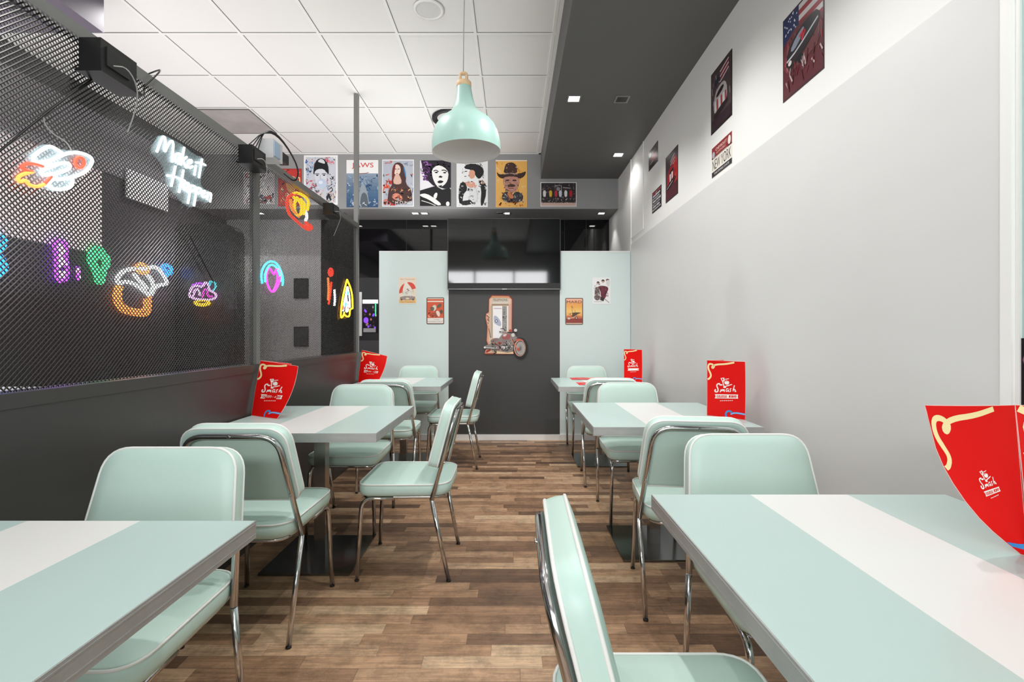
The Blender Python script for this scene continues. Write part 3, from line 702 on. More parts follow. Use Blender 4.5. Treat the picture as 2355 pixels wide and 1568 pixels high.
A.poly([(.3, .36), (.42, .27), (.56, .3), (.55, .46), (.4, .52)], 'ded6c2', 1); A.ell(.32, .42, .12, .075, '6e6656'); A.poly([(.56, .32), (.8, .2), (.88, .3), (.64, .42)], '6f6156', 1)
A.poly([(.52, .52), (.66, .48), (.78, .6), (.72, .74), (.6, .66)], 'f0dccb', 1); A.poly([(.72, .48), (.92, .46), (.93, .6), (.8, .62)], '5d5548', 1); A.poly([(.3, .56), (.5, .54), (.62, .72), (.5, .75)], 'a05a48', 1)
A.text('STUDIO', .42, .81, .74, .84, '9a948c'); A.text('ROCKABILLY NIGHT', .08, .885, .93, .915, '8f8a82')
put(A, 'tin_sign', 'red tin sign with a pale foot strip, lower of two on the left mint panel', 'sign', GS)
A = part_sheet(1300, 685, 1341, 746.5, '6b5a50'); A.rect(.05, .03, .95, .97, 'eeb45e')
for k, cc in enumerate(('f0b49a', 'efaa78', 'eea65e', 'f0ae58', 'f2bb66', 'f3c676', 'f1bc6c', 'e9a45e')): A.rect(.05, .03 + k * .085, .95, .03 + (k + 1) * .086, cc)
A.poly([(.05, .68), (.5, .63), (.95, .7), (.95, .78), (.05, .78)], 'c8744e'); A.rect(.05, .77, .95, .95, '93453a'); A.rect(.05, .94, .95, .965, 'e0cfc2')
A.text('MARD', .08, .10, .92, .20, '5a2c22'); A.stroke([(.32, .33), (.44, .31), (.33, .38), (.46, .38)], .02, '6a4a30')
A.poly([(.36, .56), (.62, .54), (.9, .55), (.66, .62), (.56, .7), (.36, .7), (.4, .6)], '5d4a38'); A.stroke([(.38, .42), (.42, .58)], .016, '5d4a38', 0); A.stroke([(.54, .45), (.56, .56)], .016, '5d4a38', 0); A.poly([(.16, .6), (.34, .58), (.3, .62)], '4c3a2e')
A.ell(.2, .77, .07, .035, 'd8cfc4'); A.ell(.62, .75, .08, .045, '3a2c28'); A.ell(.62, .75, .04, .026, 'd8cfc4'); A.stroke([(.24, .77), (.44, .74), (.6, .66)], .02, 'e3d6c8', 0)
put(A, 'tin_sign', 'orange tin sign with dark lettering, lower of two on the right mint panel', 'sign', GS)
A = part_sheet(1362.5, 638, 1404, 699, 'eeeeee')
A.poly([(.25, .36), (.5, .3), (.82, .34), (.9, .44), (.76, .6), (.74, .76), (.6, .82), (.46, .72), (.44, .5)], '6d2f3c', 1); A.ell(.585, .13, .085, .055, '3c2a2c'); A.ell(.585, .17, .055, .04, 'd8a898'); A.ell(.31, .2, .075, .055, '3c2e30'); A.ell(.3, .23, .04, .035, 'd0a494'); A.ell(.84, .1, .1, .05, '6a5a5a')
A.poly([(.14, .38), (.3, .34), (.44, .6), (.4, .86), (.1, .84), (.12, .6)], '6c5c58', 1); A.scrib(rng, 60, ['e8e4e0', '2e2628', '8a6a66', '5a2a34', 'b8a8a4'], (.06, .24, .48, .86), (.02, .06), .014); A.scrib(rng, 30, ['8c3a48', '3c1c24', 'a8505c'], (.46, .34, .86, .74), (.03, .07), .018)
A.poly([(.72, .12), (.98, .08), (.92, .36), (.8, .3)], 'd9d6d4', 1); A.stroke([(.48, .7), (.7, .82), (.93, .95)], .02, '2c2628', 0); A.stroke([(.72, .5), (.82, .58)], .04, '2c2024', 0); A.poly([(.44, .72), (.66, .8), (.6, .9), (.42, .84)], '3a2c2c')
A.stroke([(.08, .915), (.52, .91)], .014, '8a8684', 0)
put(A, 'tin_sign', 'white tin sign with dark red figures, higher of two on the right mint panel', 'sign', GS)

# ================================================================== MOTORBIKE PLAQUE
pq = thing('wall_plaque', 'cut-out tin plaque of a motorbike before a phone booth on the dark panel', 'sign', (0, 0, 0))
yq = YP - .002
def pqfn(u, v, d): return at(1100 + u / 9.22, 665 + v / 9.22, yq) + Vector((0, -d, 0))
pq.location = pqfn(430, 1370, 0)
o0 = pq.location.copy()
ql = lambda u, v, d: pqfn(u, v, d) - o0
A = Art(ql, 1.0, base=.011, step=4e-5)
outl = [(220, 200), (290, 122), (655, 128), (724, 200), (718, 830), (760, 1380), (128, 1380), (140, 1315), (208, 1215), (168, 1100), (186, 800), (146, 600), (160, 520), (215, 480)]
A.mb.prism([ql(u, v, 0) for u, v in outl], (0, -.011, 0), ink('8e3322'), ink('6e2418'))
A.poly([(u * .955 + 20, v * .965 + 26) for u, v in outl], 'd9a184'); A.poly([(250, 205), (300, 150), (645, 152), (690, 205), (690, 1000), (680, 1320), (170, 1345), (235, 1200), (215, 1080), (240, 800)], 'e0c2aa')
A.poly([(285, 150), (650, 152), (690, 200), (270, 195)], 'd59468'); A.rect(295, 185, 635, 310, 'cdbfae'); A.text('TELEPHONE', 312, 200, 618, 250, '5c544c'); A.rect(300, 265, 630, 300, 'd9cfc2'); A.rect(285, 318, 645, 345, '8f7a64')
A.rect(312, 358, 508, 1035, 'f4f3f4'); A.rect(508, 358, 606, 890, '9a9894'); A.rect(606, 358, 632, 890, 'efece8'); A.rect(640, 310, 690, 860, 'd9a89c'); A.rect(262, 345, 306, 1030, 'b9aa96')
A.rect(330, 398, 495, 420, 'c9b4bc'); A.poly([(330, 545), (420, 590), (490, 720), (470, 800), (350, 730), (330, 690)], 'b4b8cc', 1); A.ell(385, 675, 32, 36, '6b7290'); A.ell(385, 675, 16, 18, 'e2e4ee')
A.scrib(random.Random(2), 26, ['7d7a76', 'b4b0aa', '6c6864'], (512, 370, 602, 850), (10, 40), 10)
for k in range(5): A.stroke([(175 + 6 * k, 520 + k * 40), (235, 560 + k * 36), (205, 600 + k * 44)], 16, ['e7d0bc', '5a4638', 'c99880', '6b5244', 'e0c6b0'][k])
A.stroke([(225, 830), (262, 1030)], 14, '5a4c42', 0); A.poly([(150, 1320), (240, 1260), (280, 1290), (180, 1350)], 'a83424', 1); A.poly([(345, 1365), (400, 1310), (735, 1320), (745, 1368)], 'efd4b0')
A.mb.build('booth_panel', pq, recalc=False)
# the bike itself, a raised part
B = Art(ql, 1.0, base=.022, step=4e-5)
def disc(u, v, a, b, cc, d0, d1):
    P = [(u + a * math.cos(2 * PI * k / 28), v + b * math.sin(2 * PI * k / 28)) for k in range(28)]
    B.mb.prism([ql(x, y, d0) for x, y in P], (0, -(d1 - d0), 0), ink(cc), ink('2a2624'))
disc(895, 1245, 158, 220, '1b1a1a', .0, .022)
B.ell(880, 1245, 122, 175, 'd8a08c', 0, 28); B.ell(888, 1250, 106, 155, '2a2624', 0, 28); B.ell(892, 1252, 96, 142, 'b9b4b0', 0, 28)
for k in range(12): a = k * PI / 12; B.stroke([(892 - 90 * math.cos(a), 1252 - 134 * math.sin(a)), (892 + 90 * math.cos(a), 1252 + 134 * math.sin(a))], 5, '6f6a68', 0)
B.mb.prism([ql(u, v, .011) for u, v in [(120, 1215), (300, 1120), (440, 1040), (500, 960), (760, 930), (830, 1020), (760, 1120), (740, 1300), (620, 1330), (440, 1290), (120, 1255)]], (0, -.011, 0), ink('8d8480'), ink('3a3432'))
B.poly([(230, 1130), (290, 1050), (400, 1030), (450, 1060), (380, 1120)], '8c7672', 1); B.poly([(490, 1060), (520, 960), (640, 940), (690, 990), (650, 1070)], 'a25a56', 1); B.poly([(515, 985), (560, 945), (620, 955), (560, 1010)], 'dfc9cc', 1)
B.ell(535, 1235, 62, 62, '4a4644'); B.ell(530, 1230, 42, 44, 'd5d1cd'); B.stroke([(130, 1232), (300, 1250), (450, 1262)], 34, '2b2826', 0); B.stroke([(130, 1230), (300, 1246), (450, 1258)], 18, 'd8d4d0', 0); B.ell(140, 1232, 22, 20, 'e8e6e4')
B.scrib(random.Random(3), 70, ['2f2b2a', 'd9d4d0', '8a827e', '5a5452', 'b8483e'], (240, 1090, 740, 1310), (14, 46), 12)
B.poly([(760, 1110), (800, 1050), (900, 1045), (980, 1100), (930, 1085), (830, 1085)], 'c8604e', 1); B.stroke([(700, 1040), (760, 1170), (850, 1270)], 30, 'd88c78', 1); B.stroke([(715, 1050), (770, 1180)], 12, '2b2826', 0); B.ell(850, 1275, 28, 34, 'c4574a')
B.stroke([(445, 900), (560, 915), (740, 925)], 22, '2e2a29', 1); B.stroke([(480, 905), (620, 912)], 9, 'd5d0cc', 1); B.stroke([(790, 900), (805, 1010)], 12, '2e2a29', 0); B.ell(790, 870, 34, 32, 'dedad6'); B.ell(735, 970, 36, 40, 'd8d2ce'); B.ell(680, 880, 32, 30, 'b04a40'); B.stroke([(470, 840), (540, 830), (580, 890)], 14, '3a3634', 1); B.poly([(480, 870), (540, 850), (545, 885), (500, 895)], 'd0ccca', 1); B.stroke([(330, 1300), (400, 1330), (320, 1370)], 22, '2b2725', 1)
tag(B.mb.build('motorbike_relief', pq, recalc=False), 'raised motorbike with a wire-spoked front wheel')

# ================================================================== SIGNS ON THE RIGHT WALL
GW = 'printed tin signs high on the right wall'
def wall_sheet(ya, yb, z1, z0, base, **k):
    return sheet((XR + .0055, ya, z1), (0, yb - ya, 0), (0, 0, z0 - z1), (-1, 0, 0), base, **k)
def streaks(A, rng, n, cols, box, l=.2):
    u0, v0, u1, v1 = box
    for _ in range(n):
        u, v = rng.uniform(u0, u1), rng.uniform(v0, v1); a = rng.uniform(-.5, .5) * l
        A.stroke([(u, v), (min(max(u + a, 0.01), .99), min(v + l * rng.uniform(.3, 1), .98))], rng.uniform(.008, .03), rng.choice(cols), 1)
A = wall_sheet(2.3616, 2.05, 2.7535, 2.350, '3a1a20', rough=.3); A.rect(.02, .015, .98, .98, '5b1f29')
for k in range(7): A.rect(.35, .02 + k * .062, .98, .02 + (k + 1) * .062, '9c2530' if k % 2 else 'd8d3d2')
A.poly([(.02, .015), (.42, .015), (.42, .26), (.02, .32)], '26305c')
for k in range(26): A.ell(rng.uniform(.05, .4), rng.uniform(.03, .26), .014, .011, 'dfe2ea', 0, 6)
A.poly([(.02, .34), (.4, .22), (.98, .3), (.98, .66), (.5, .72), (.02, .7)], '6a3438', 1); streaks(A, rng, 26, ['8f2a30', 'b9454a', '4a1a22', 'd6c6c4', '7c5a5e'], (.04, .3, .96, .66), .15)
A.poly([(.1, .62), (.12, .46), (.3, .34), (.62, .27), (.9, .3), (.92, .44), (.7, .55), (.4, .66), (.16, .7)], '2a2226', 1); A.poly([(.2, .46), (.36, .36), (.58, .31), (.5, .42), (.3, .5)], '8e96a6', 1); A.stroke([(.12, .56), (.4, .52), (.88, .38)], .03, 'c9ccd2'); A.stroke([(.14, .66), (.45, .62), (.8, .5)], .02, '141214'); A.ell(.2, .6, .045, .03, 'e6e2dc'); A.stroke([(.45, .4), (.6, .36), (.5, .46)], .05, 'c8283a'); A.ell(.48, .66, .07, .05, '141012'); 
streaks(A, rng, 30, ['8d6a6c', '6a2a32', 'b8a6a4', '47161e', '7c2430'], (.05, .6, .96, .82), .14)
put(A, 'tin_sign', 'largest sign high on the right wall, a car on a red, white and blue flag', 'sign', GW)
A = wall_sheet(3.2198, 2.912, 2.952, 2.546, '241a1d', rough=.3); A.rect(.03, .02, .97, .98, '4a3a3e')
streaks(A, rng, 30, ['6a5a5e', '8d8084', '3a2c30', 'a89ca0'], (.05, .05, .95, .6), .16)
for k in range(5): A.poly([(.45, .12 + k * .04), (.85, .06 + k * .035), (.88, .08 + k * .035), (.48, .14 + k * .04)], 'a32c36' if k % 2 else 'd6cfce')
A.poly([(.2, .2), (.42, .13), (.44, .24), (.24, .3)], '2c3040'); A.poly([(.2, .42), (.34, .34), (.62, .32), (.78, .42), (.8, .62), (.7, .68), (.2, .74), (.14, .58)], 'b9b2b2', 1); A.poly([(.28, .42), (.6, .36), (.66, .44), (.28, .5)], '20181b', 1)
for k in range(6): A.poly([(.2 + k * .1, .52), (.25 + k * .1, .51), (.27 + k * .1, .68), (.21 + k * .1, .7)], 'a82834' if k % 2 else 'e6e2e0')
A.poly([(.12, .72), (.8, .64), (.84, .72), (.2, .82)], '2a1d20', 1); A.rect(.03, .8, .97, .98, '33202a')
put(A, 'tin_sign', 'dark tin sign of a striped car above the city name sign on the right wall', 'sign', GW)
A = wall_sheet(3.206, 2.912, 2.449, 2.253, 'e9e4da', rough=.3); A.rect(0, 0, 1, .36, '8e2a2c'); A.rect(0, .34, 1, .39, '4a1a1a'); A.rect(0, .83, 1, 1, '2c2f36')
A.text('CHEVROLET', .2, .09, .76, .185, 'efe0d6'); A.text('AUTOMOBILE', .24, .23, .7, .3, 'e8c8bc'); A.ell(.09, .26, .07, .11, 'aab4be'); A.ell(.88, .2, .07, .14, 'ebe4da'); A.stroke([(.12, .37), (.8, .37)], .01, 'd8c2b4', 0)
A.text('NEW YORK', .04, .44, .96, .78, '26241f'); A.text('THE EMPIRE STATE', .12, .88, .88, .95, 'e6e4e0')
put(A, 'tin_sign', 'plate with NEW YORK in black letters under a red band, on the right wall', 'sign', GW)
A = wall_sheet(4.70, 4.403, 2.995, 2.806, '2a2528', rough=.3); A.rect(.02, .03, .98, .97, '5f575b'); streaks(A, rng, 26, ['8c8488', '3c3438', 'b0a8aa', '4a4044'], (.04, .04, .96, .6), .25)
A.poly([(.08, .2), (.3, .14), (.26, .36), (.1, .36)], 'ece8e6', 1); A.poly([(.3, .5), (.6, .4), (.9, .5), (.86, .7), (.4, .76)], '9c3038', 1); streaks(A, rng, 10, ['c2464c', '4a181c'], (.3, .4, .9, .7), .15); A.poly([(.1, .8), (.9, .74), (.9, .95), (.1, .95)], '2e2a2c'); A.stroke([(.2, .74), (.5, .7)], .03, 'd6d0ce'); A.stroke([(.2, .3), (.8, .22)], .03, 'c8a890')
put(A, 'tin_sign', 'small wide tin sign with a red car, above the lettered sign on the right wall', 'sign', GW)
A = wall_sheet(4.177, 3.867, 2.746, 2.349, '241c20', rough=.3); A.rect(.03, .02, .97, .98, '453a40'); A.poly([(.5, .2), (.97, .16), (.97, .8), (.5, .78)], 'b3262a', 1); A.rect(.03, .7, .97, .97, '54242c')
for k in range(5): A.stroke([(.4, .2 + k * .035), (.74, .1 + k * .04)], .03, 'c8c0be' if k % 2 == 0 else '8c2a32', 0)
A.poly([(.12, .6), (.16, .44), (.3, .32), (.6, .28), (.86, .34), (.86, .62), (.5, .7), (.16, .74)], '9a2228', 1); A.poly([(.34, .4), (.7, .36), (.66, .44), (.36, .48)], '2a2024', 1); A.poly([(.34, .46), (.44, .45), (.44, .6), (.36, .62)], 'e6e2e0'); A.poly([(.5, .44), (.6, .43), (.6, .57), (.52, .59)], 'e6e2e0'); A.poly([(.1, .66), (.84, .54), (.86, .66), (.16, .78)], '241a1c', 1); A.stroke([(.12, .72), (.6, .64)], .015, 'd8d4d2', 0); streaks(A, rng, 14, ['d83a3a', 'c22a2c', 'e86a60'], (.66, .25, .95, .6), .14)
put(A, 'tin_sign', 'tall tin sign of a bright red striped car on the right wall', 'sign', GW)
A = wall_sheet(4.582, 4.30, 2.557, 2.36, '26262a', rough=.3)
for k in range(7): A.rect(.06 + .03 * (k % 2), .06 + k * .13, .94 - .06 * (k % 3), .14 + k * .13, ['b8454e', 'cfccd0', 'a9a7ac', 'd8d6d8', '8c8a90', 'c6c4c8', 'a4a2a6'][k])
A.scrib(rng, 40, ['2a2a2e', '3c3c42', 'e0dee0'], (.05, .08, .95, .95), (.02, .06), .02); A.ell(.18, .12, .1, .06, 'b83a4c')
put(A, 'tin_sign', 'small black and white lettered tin sign, lowest at the far end of the right wall', 'sign', GW)
# dark band poster on the teal wall by the camera
A = sheet((XR + .0115, 1.268, 1.194), (0, -.40, 0), (0, 0, -.55), (-1, 0, 0), '171013', rough=.3)
A.scrib(rng, 20, ['3a2a24', '5a4636', '241a1e'], (0, 0, 1, .05), (.02, .05), .02)
for k, (ch, cc) in enumerate((('G', '8a5a7c'), ('U', 'b07a62'), ('N', 'a4707a'))): A.text(ch, .03 + k * .17, .055, .18 + k * .17, .15, cc)
A.ell(.22, .5, .13, .14, '5a1418'); A.ell(.24, .47, .08, .07, '7c2420'); A.ell(.17, .47, .02, .012, 'f0d8d0'); A.ell(.3, .47, .02, .012, 'f0d8d0'); A.poly([(.08, .42), (.14, .3), (.3, .3), (.38, .44), (.26, .37)], '24181a', 1); A.rect(0, .66, 1, .8, '8e1a18'); A.ell(.6, .52, .14, .15, '4c1216'); A.ell(.62, .5, .09, .07, '741e1c'); A.scrib(rng, 20, ['a02a22', '3a0c10', 'c04a38'], (.02, .55, .98, .95), (.05, .1), .03)
put(A, 'poster', 'dark red band poster on the teal wall at the right edge of the photo', 'poster', None)

# ================================================================== CEILING FIXTURES
sp = thing('ceiling_speaker', 'round white ceiling speaker at the top of the photo above the aisle', 'speaker', (-.597, 3.37, ZC))
MB().lathe([(.108, .0), (.106, -.006), (.088, -.008), (.086, -.003)], (0, 0, 0), m_tbar, 40).build('rim', sp)
MB().lathe([(.087, -.004), (.05, -.005), (.001, -.0055)], (0, 0, 0), mat('speaker_grille', (222, 222, 218), .7, bump=.9, bscale=400), 32).build('grille', sp)
sp = thing('ceiling_light', 'round black-rimmed ceiling fitting partly hidden behind the pendant lamp', 'ceiling light', (-.655, 5.06, ZC))
MB().lathe([(.205, .0), (.205, -.022), (.195, -.026), (.15, -.012), (.15, 0)], (0, 0, 0), m_black, 44).build('rim', sp)
MB().lathe([(.15, -.008), (.10, -.006), (.001, -.005)], (0, 0, 0), mat('fitting_diffuser', (215, 215, 212), .5), 32).build('diffuser', sp)
vt = thing('ceiling_vent', 'square grey-brown ceiling vent above the mesh screen', 'vent', (-2.988, 5.145, ZC))
MB().box((-.287, -.287, -.006), (.287, .287, .004), mat('stained_vent', (176, 170, 166), .6, var=.25, vscale=3.5)).build('grille', vt)
fr = MB()
for lo, hi in (((-.292, -.292, -.009), (.292, -.286, .003)), ((-.292, .286, -.009), (.292, .292, .003)), ((-.292, -.286, -.009), (-.286, .286, .003)), ((.286, -.286, -.009), (.292, .286, .003))): fr.box(lo, hi, m_soffit)
fr.build('frame', vt)
dv = thing('duct_vent', 'slotted air vent under the dark ceiling duct at the upper left', 'vent', (-2.98, 2.2, 3.184))
MB().box((-.1, -.8, -.008), (.1, .8, 0), m_purpleg).build('frame', dv)
for k in range(40): MB().box((-.085, -.78 + k * .039, -.011), (.085, -.76 + k * .039, -.008), m_black).build('slat', dv)
m_lamp = glow('downlight_glow', (255, 252, 246), 14.0)
m_ring = mat('downlight_frame', (150, 150, 148), .35, .6)
m_off = mat('downlight_unlit', (14, 14, 14), .3)
def downlight(x, y, z, label, on=True, s=.045, group='square recessed downlights'):
    t = thing('downlight', label, 'downlight', (x, y, z), 0, group)
    f = MB(); q = s + .014
    for lo, hi in (((-q, -q, -.006), (q, -s, .0)), ((-q, s, -.006), (q, q, .0)), ((-q, -s, -.006), (-s, s, .0)), ((s, -s, -.006), (q, s, .0))): f.box(lo, hi, m_ring)
    f.build('frame', t)
    MB().box((-s, -s, -.004), (s, s, -.0005), m_lamp if on else m_off).build('lamp', t)
    return t
def spot(x, y, z, power, size=130, blend=.6, r=.028, col=(1, .985, .965)):
    l = bpy.data.lights.new('downlight_or_fill', 'SPOT'); l.energy = power; l.spot_size = R(size); l.spot_blend = blend; l.shadow_soft_size = r; l.color = col
    o = bpy.data.objects.new('downlight_or_fill', l); COL.objects.link(o); o.location = (x, y, z - .012); return o
SZ = 3.184
dl = [(.511, 4.0, SZ, 'lit downlight in the grey soffit nearest the pendant lamp', True),
      (.916, 4.01, SZ, 'unlit square downlight in the grey soffit', False),
      (1.16, 5.25, SZ, 'lit downlight at the far corner of the grey soffit by the white wall', True)]
for x, y, z, lb, on in dl: downlight(x, y, z, lb, on)
BZ = 2.80
for px, lb, on in ((785, 'downlight under the beam left of the tall post', True), (955, 'left lamp of the lit pair under the beam, above the mint panel', True), (976, 'right lamp of the lit pair under the beam, above the mint panel', True), (1152, 'unlit lamp under the beam above the television', False), (1165, 'lit lamp under the beam above the television', True), (1383, 'downlight at the right end under the beam', True), (598, 'downlight under the beam seen through the mesh', True)):
    Y = F * (BZ - H) / (HZ - 490); downlight((px - CX) * Y / F, Y, BZ, lb, on, .038)

# ================================================================== ARCADE CORNER BEYOND THE LEFT GAP
ar = thing('display_cabinet', 'dark cabinet with a glowing screen in the gap left of the mint panel', 'cabinet', (-1.885, 6.3, 0))
def bx(lo, hi, m, nm): return MB().box(lo, hi, m).build(nm, ar)
bx((-.16, 0, 0), (.12, .28, 1.12), mat('cabinet_grey', (70, 70, 74), .4), 'lower_cabinet'); bx((-.16, 0, 1.12), (.12, .28, 1.95), m_black, 'upper_cabinet')
scn = bx((-.105, -.004, 1.22), (.10, 0, 1.66), mat('cabinet_screen', (26, 22, 30), .15), 'screen')
A = Art(lambda u, v, d: Vector((-.105 + .205 * u, -.0045 - d, 1.66 - .44 * v)), .6, base=.0002)
A.rect(0, 0, 1, .12, glow('screen_white', (225, 228, 235), .8)); gp, gg, go = glow('screen_purple', (120, 60, 220), 1.2), glow('screen_green', (60, 200, 140), 1.0), glow('screen_orange', (170, 110, 90), .5)
r2 = random.Random(9)
for k in range(26): A.ell(r2.uniform(.1, .9), r2.uniform(.2, .85), .06, .04, r2.choice([gp, go, 'b8a8b8', '5a4a5a', '3a2c34']), 0, 7)
A.rect(.8, .1, .88, .5, gg); A.ell(.22, .62, .16, .09, gp); A.rect(.05, .86, .85, .98, 'b8b8bc')
A.mb.build('screen_picture', scn, recalc=False)
bx((-.15, -.012, 1.18), (-.112, 0, 1.76), m_trim, 'white_strip')
ar2 = thing('arcade_cabinet', 'tall black cabinet with a rounded top behind the mesh screen', 'cabinet', (-3.62, 5.62, 0))
P = fillet([(-.36, 0, 0), (.36, 0, 0), (.36, 0, 2.5), (-.36, 0, 2.5)], [.01, .01, .16, .05], 6, True)
MB().prism(P, (0, .16, 0), m_black).build('body', ar2)
MB().box((-.33, -.006, .55), (.33, 0, 2.3), mat('cabinet_front', (36, 34, 38), .3)).build('front_panel', ar2)
for z0, nm in ((1.62, 'upper'), (.95, 'lower')):
    fr = sheet((-3.05, YB - .0105, z0 + .36), (.2, 0, 0), (0, 0, -.28), (0, -1, 0), '2c2b2e', thick=.02)
    fr.rect(.1, .1, .9, .9, '3a393c')
    put(fr, 'picture_frame', nm + ' of two small dark pictures on the pale wall behind the mesh', 'picture', 'dark pictures behind the mesh')
wb = sheet((XL + .031, 5.44, 2.9), (0, -.58, 0), (0, 0, -.30), (1, 0, 0), 'd5d3d6', thick=.02); put(wb, 'wall_board', 'white board on the left wall seen through the mesh', 'board', None)
lc = thing('low_counter', 'low white counter behind the mesh at the lower left', 'counter', (-2.4, 1.9, 0)); MB().box((-.45, -.3, 0), (.35, .3, .93), m_white).build('body', lc); MB().box((-.47, -.32, .93), (.37, .32, .96), m_trim).build('worktop', lc)

# ================================================================== NEON SIGNS
def neon(name, label, X, ox, oy, sc, strokes, r=.005, backing=None, cable=True, group='neon signs'):
    """strokes: (points in a local sketch of the sign, colour material, closed)"""
    def S(u, v):
        px, py = ox + u / sc, oy + v / sc; Y = F * (-X) / (CX - px); return Vector((X, Y, H - (py - HZ) * Y / F))
    P0 = S(*strokes[0][0][0]); t = thing(name, label, 'neon sign', P0, 0, group)
    for pts, m, closed in strokes:
        P = smooth_path([S(u, v) - P0 for u, v in pts], 2, closed); MB().tube(P, r, m, 7, closed).build('neon_tube', t)
    if backing:
        P = smooth_path([S(u, v) - P0 - Vector((.010, 0, 0)) for u, v in backing], 1, True)
        MB().prism(P, (.003, 0, 0), m_acryl).build('acrylic_backing', t)
    return t, S, P0
nW = glow('neon_white', (246, 252, 255), 4.0); nR = glow('neon_red', (255, 70, 50), 2.6); nO = glow('neon_orange', (255, 130, 60), 3.0); nM = glow('neon_magenta', (240, 60, 200), 2.2); nC = glow('neon_cyan', (70, 215, 235), 2.2); nY = glow('neon_yellow', (255, 190, 30), 4.0); nG = glow('neon_green', (60, 220, 120), 2.8); nP = glow('neon_violet', (150, 50, 255), 6.0); nB = glow('neon_blue', (30, 120, 255), 5.0); nPk = glow('neon_pink_white', (250, 170, 255), 4.0)
def E(u, v, a, b, rot=0, n=12): return [(u + a * math.cos(2 * PI * k / n) * math.cos(rot) - b * math.sin(2 * PI * k / n) * math.sin(rot), v + a * math.cos(2 * PI * k / n) * math.sin(rot) + b * math.sin(2 * PI * k / n) * math.cos(rot)) for k in range(n)]
XN = -1.478
neon('rocket_sign', 'white and red neon rocket hung on the mesh at the left', XN, 20, 300, 9.8, [
    ([(880, 770), (900, 690), (960, 665), (1100, 600), (1300, 520), (1500, 490), (1700, 520), (1850, 600), (1890, 680), (1830, 820), (1700, 950), (1500, 1040), (1250, 1090), (1080, 1110), (1030, 1030), (990, 980)], nW, False),
    ([(1200, 510), (1050, 400), (920, 350), (800, 400), (600, 530), (545, 610), (580, 690), (720, 720), (900, 690)], nW, False),
    ([(740, 970), (730, 920), (850, 860), (1100, 760), (1280, 720), (1370, 760), (1380, 830), (1300, 900), (1100, 960), (900, 1000), (780, 1000)], nW, True),
    ([(1440, 1070), (1440, 1180), (1380, 1290), (1200, 1330), (1000, 1320), (900, 1270), (900, 1180), (980, 1100), (1060, 1090)], nW, False),
    (E(1600, 720, 105, 125), nR, True),
    ([(770, 810), (600, 750), (430, 740), (310, 790), (300, 850), (400, 900), (540, 930)], nR, False),
    ([(540, 930), (400, 960), (250, 1010), (200, 1080), (240, 1170), (380, 1110), (430, 1180), (480, 1240), (650, 1270), (800, 1210)], nO, False),
    ([(800, 1210), (900, 1110), (960, 1030)], nR, False)], .0052,
    [(900, 290), (1200, 440), (1700, 440), (1930, 650), (1750, 1000), (1480, 1090), (1430, 1360), (1000, 1380), (750, 1300), (450, 1300), (140, 1180), (160, 960), (280, 740), (440, 700), (420, 600), (700, 360)])
neon('lettering_sign', 'white neon handwriting reading Make it Happen on the mesh', XN, 330, 290, 7.84, [
    ([(240, 465), (300, 300), (345, 190), (390, 195), (395, 300), (375, 490), (430, 360), (500, 255), (540, 290), (530, 450), (515, 650)], nW, False),
    ([(660, 500), (600, 490), (560, 570), (590, 660), (640, 600), (660, 500), (630, 685)], nW, False), ([(735, 380), (705, 540), (672, 700)], nW, False), ([(780, 555), (735, 590), (710, 620), (745, 690), (780, 755)], nW, False),
    ([(800, 690), (880, 650), (860, 600), (810, 630), (800, 720), (840, 760), (885, 720)], nW, False), ([(945, 705), (918, 885)], nW, False), ([(950, 645), (955, 655)], nW, False), ([(1055, 590), (1030, 760), (1000, 930)], nW, False), ([(945, 655), (1040, 660), (1120, 705)], nW, False),
    ([(575, 720), (540, 900), (500, 1085)], nW, False), ([(720, 790), (690, 980), (640, 1195)], nW, False), ([(430, 890), (560, 905), (745, 985)], nW, False),
    ([(815, 1030), (750, 1010), (715, 1090), (740, 1160), (800, 1100), (815, 1030), (785, 1185)], nW, False), ([(855, 1060), (830, 1230), (800, 1395)], nW, False), ([(850, 1070), (930, 1080), (935, 1140), (880, 1180), (845, 1160)], nW, False), ([(965, 1100), (940, 1270), (910, 1440)], nW, False), ([(965, 1110), (1035, 1120), (1040, 1180), (990, 1220), (955, 1200)], nW, False),
    ([(1050, 1230), (1110, 1210), (1110, 1160), (1065, 1180), (1050, 1250), (1085, 1290), (1125, 1260)], nW, False), ([(1165, 1190), (1150, 1325)], nW, False), ([(1160, 1240), (1200, 1195), (1225, 1230), (1200, 1370)], nW, False)], .0046,
    [(330, 130), (560, 240), (740, 340), (950, 520), (1110, 560), (1150, 720), (1050, 960), (1080, 1120), (1250, 1180), (1230, 1400), (960, 1330), (930, 1480), (760, 1420), (600, 1230), (440, 1100), (420, 800), (300, 600), (150, 460), (200, 330)])
neon('heart_sign', 'cyan and magenta neon heart-shaped ice cream on the mesh past the middle post', XN, 570, 580, 6.532, [
    ([(215, 470), (200, 330), (240, 200), (330, 130), (420, 150), (490, 250), (535, 400), (520, 500)], nC, False), ([(260, 450), (255, 330), (300, 215), (360, 180), (430, 220), (480, 330), (500, 440)], nC, False),
    ([(372, 630), (285, 480), (280, 300), (330, 225), (385, 330), (390, 330), (440, 225), (490, 310), (475, 470)], nM, True), ([(380, 590), (440, 460), (445, 330), (420, 290)], nM, False)], .006)
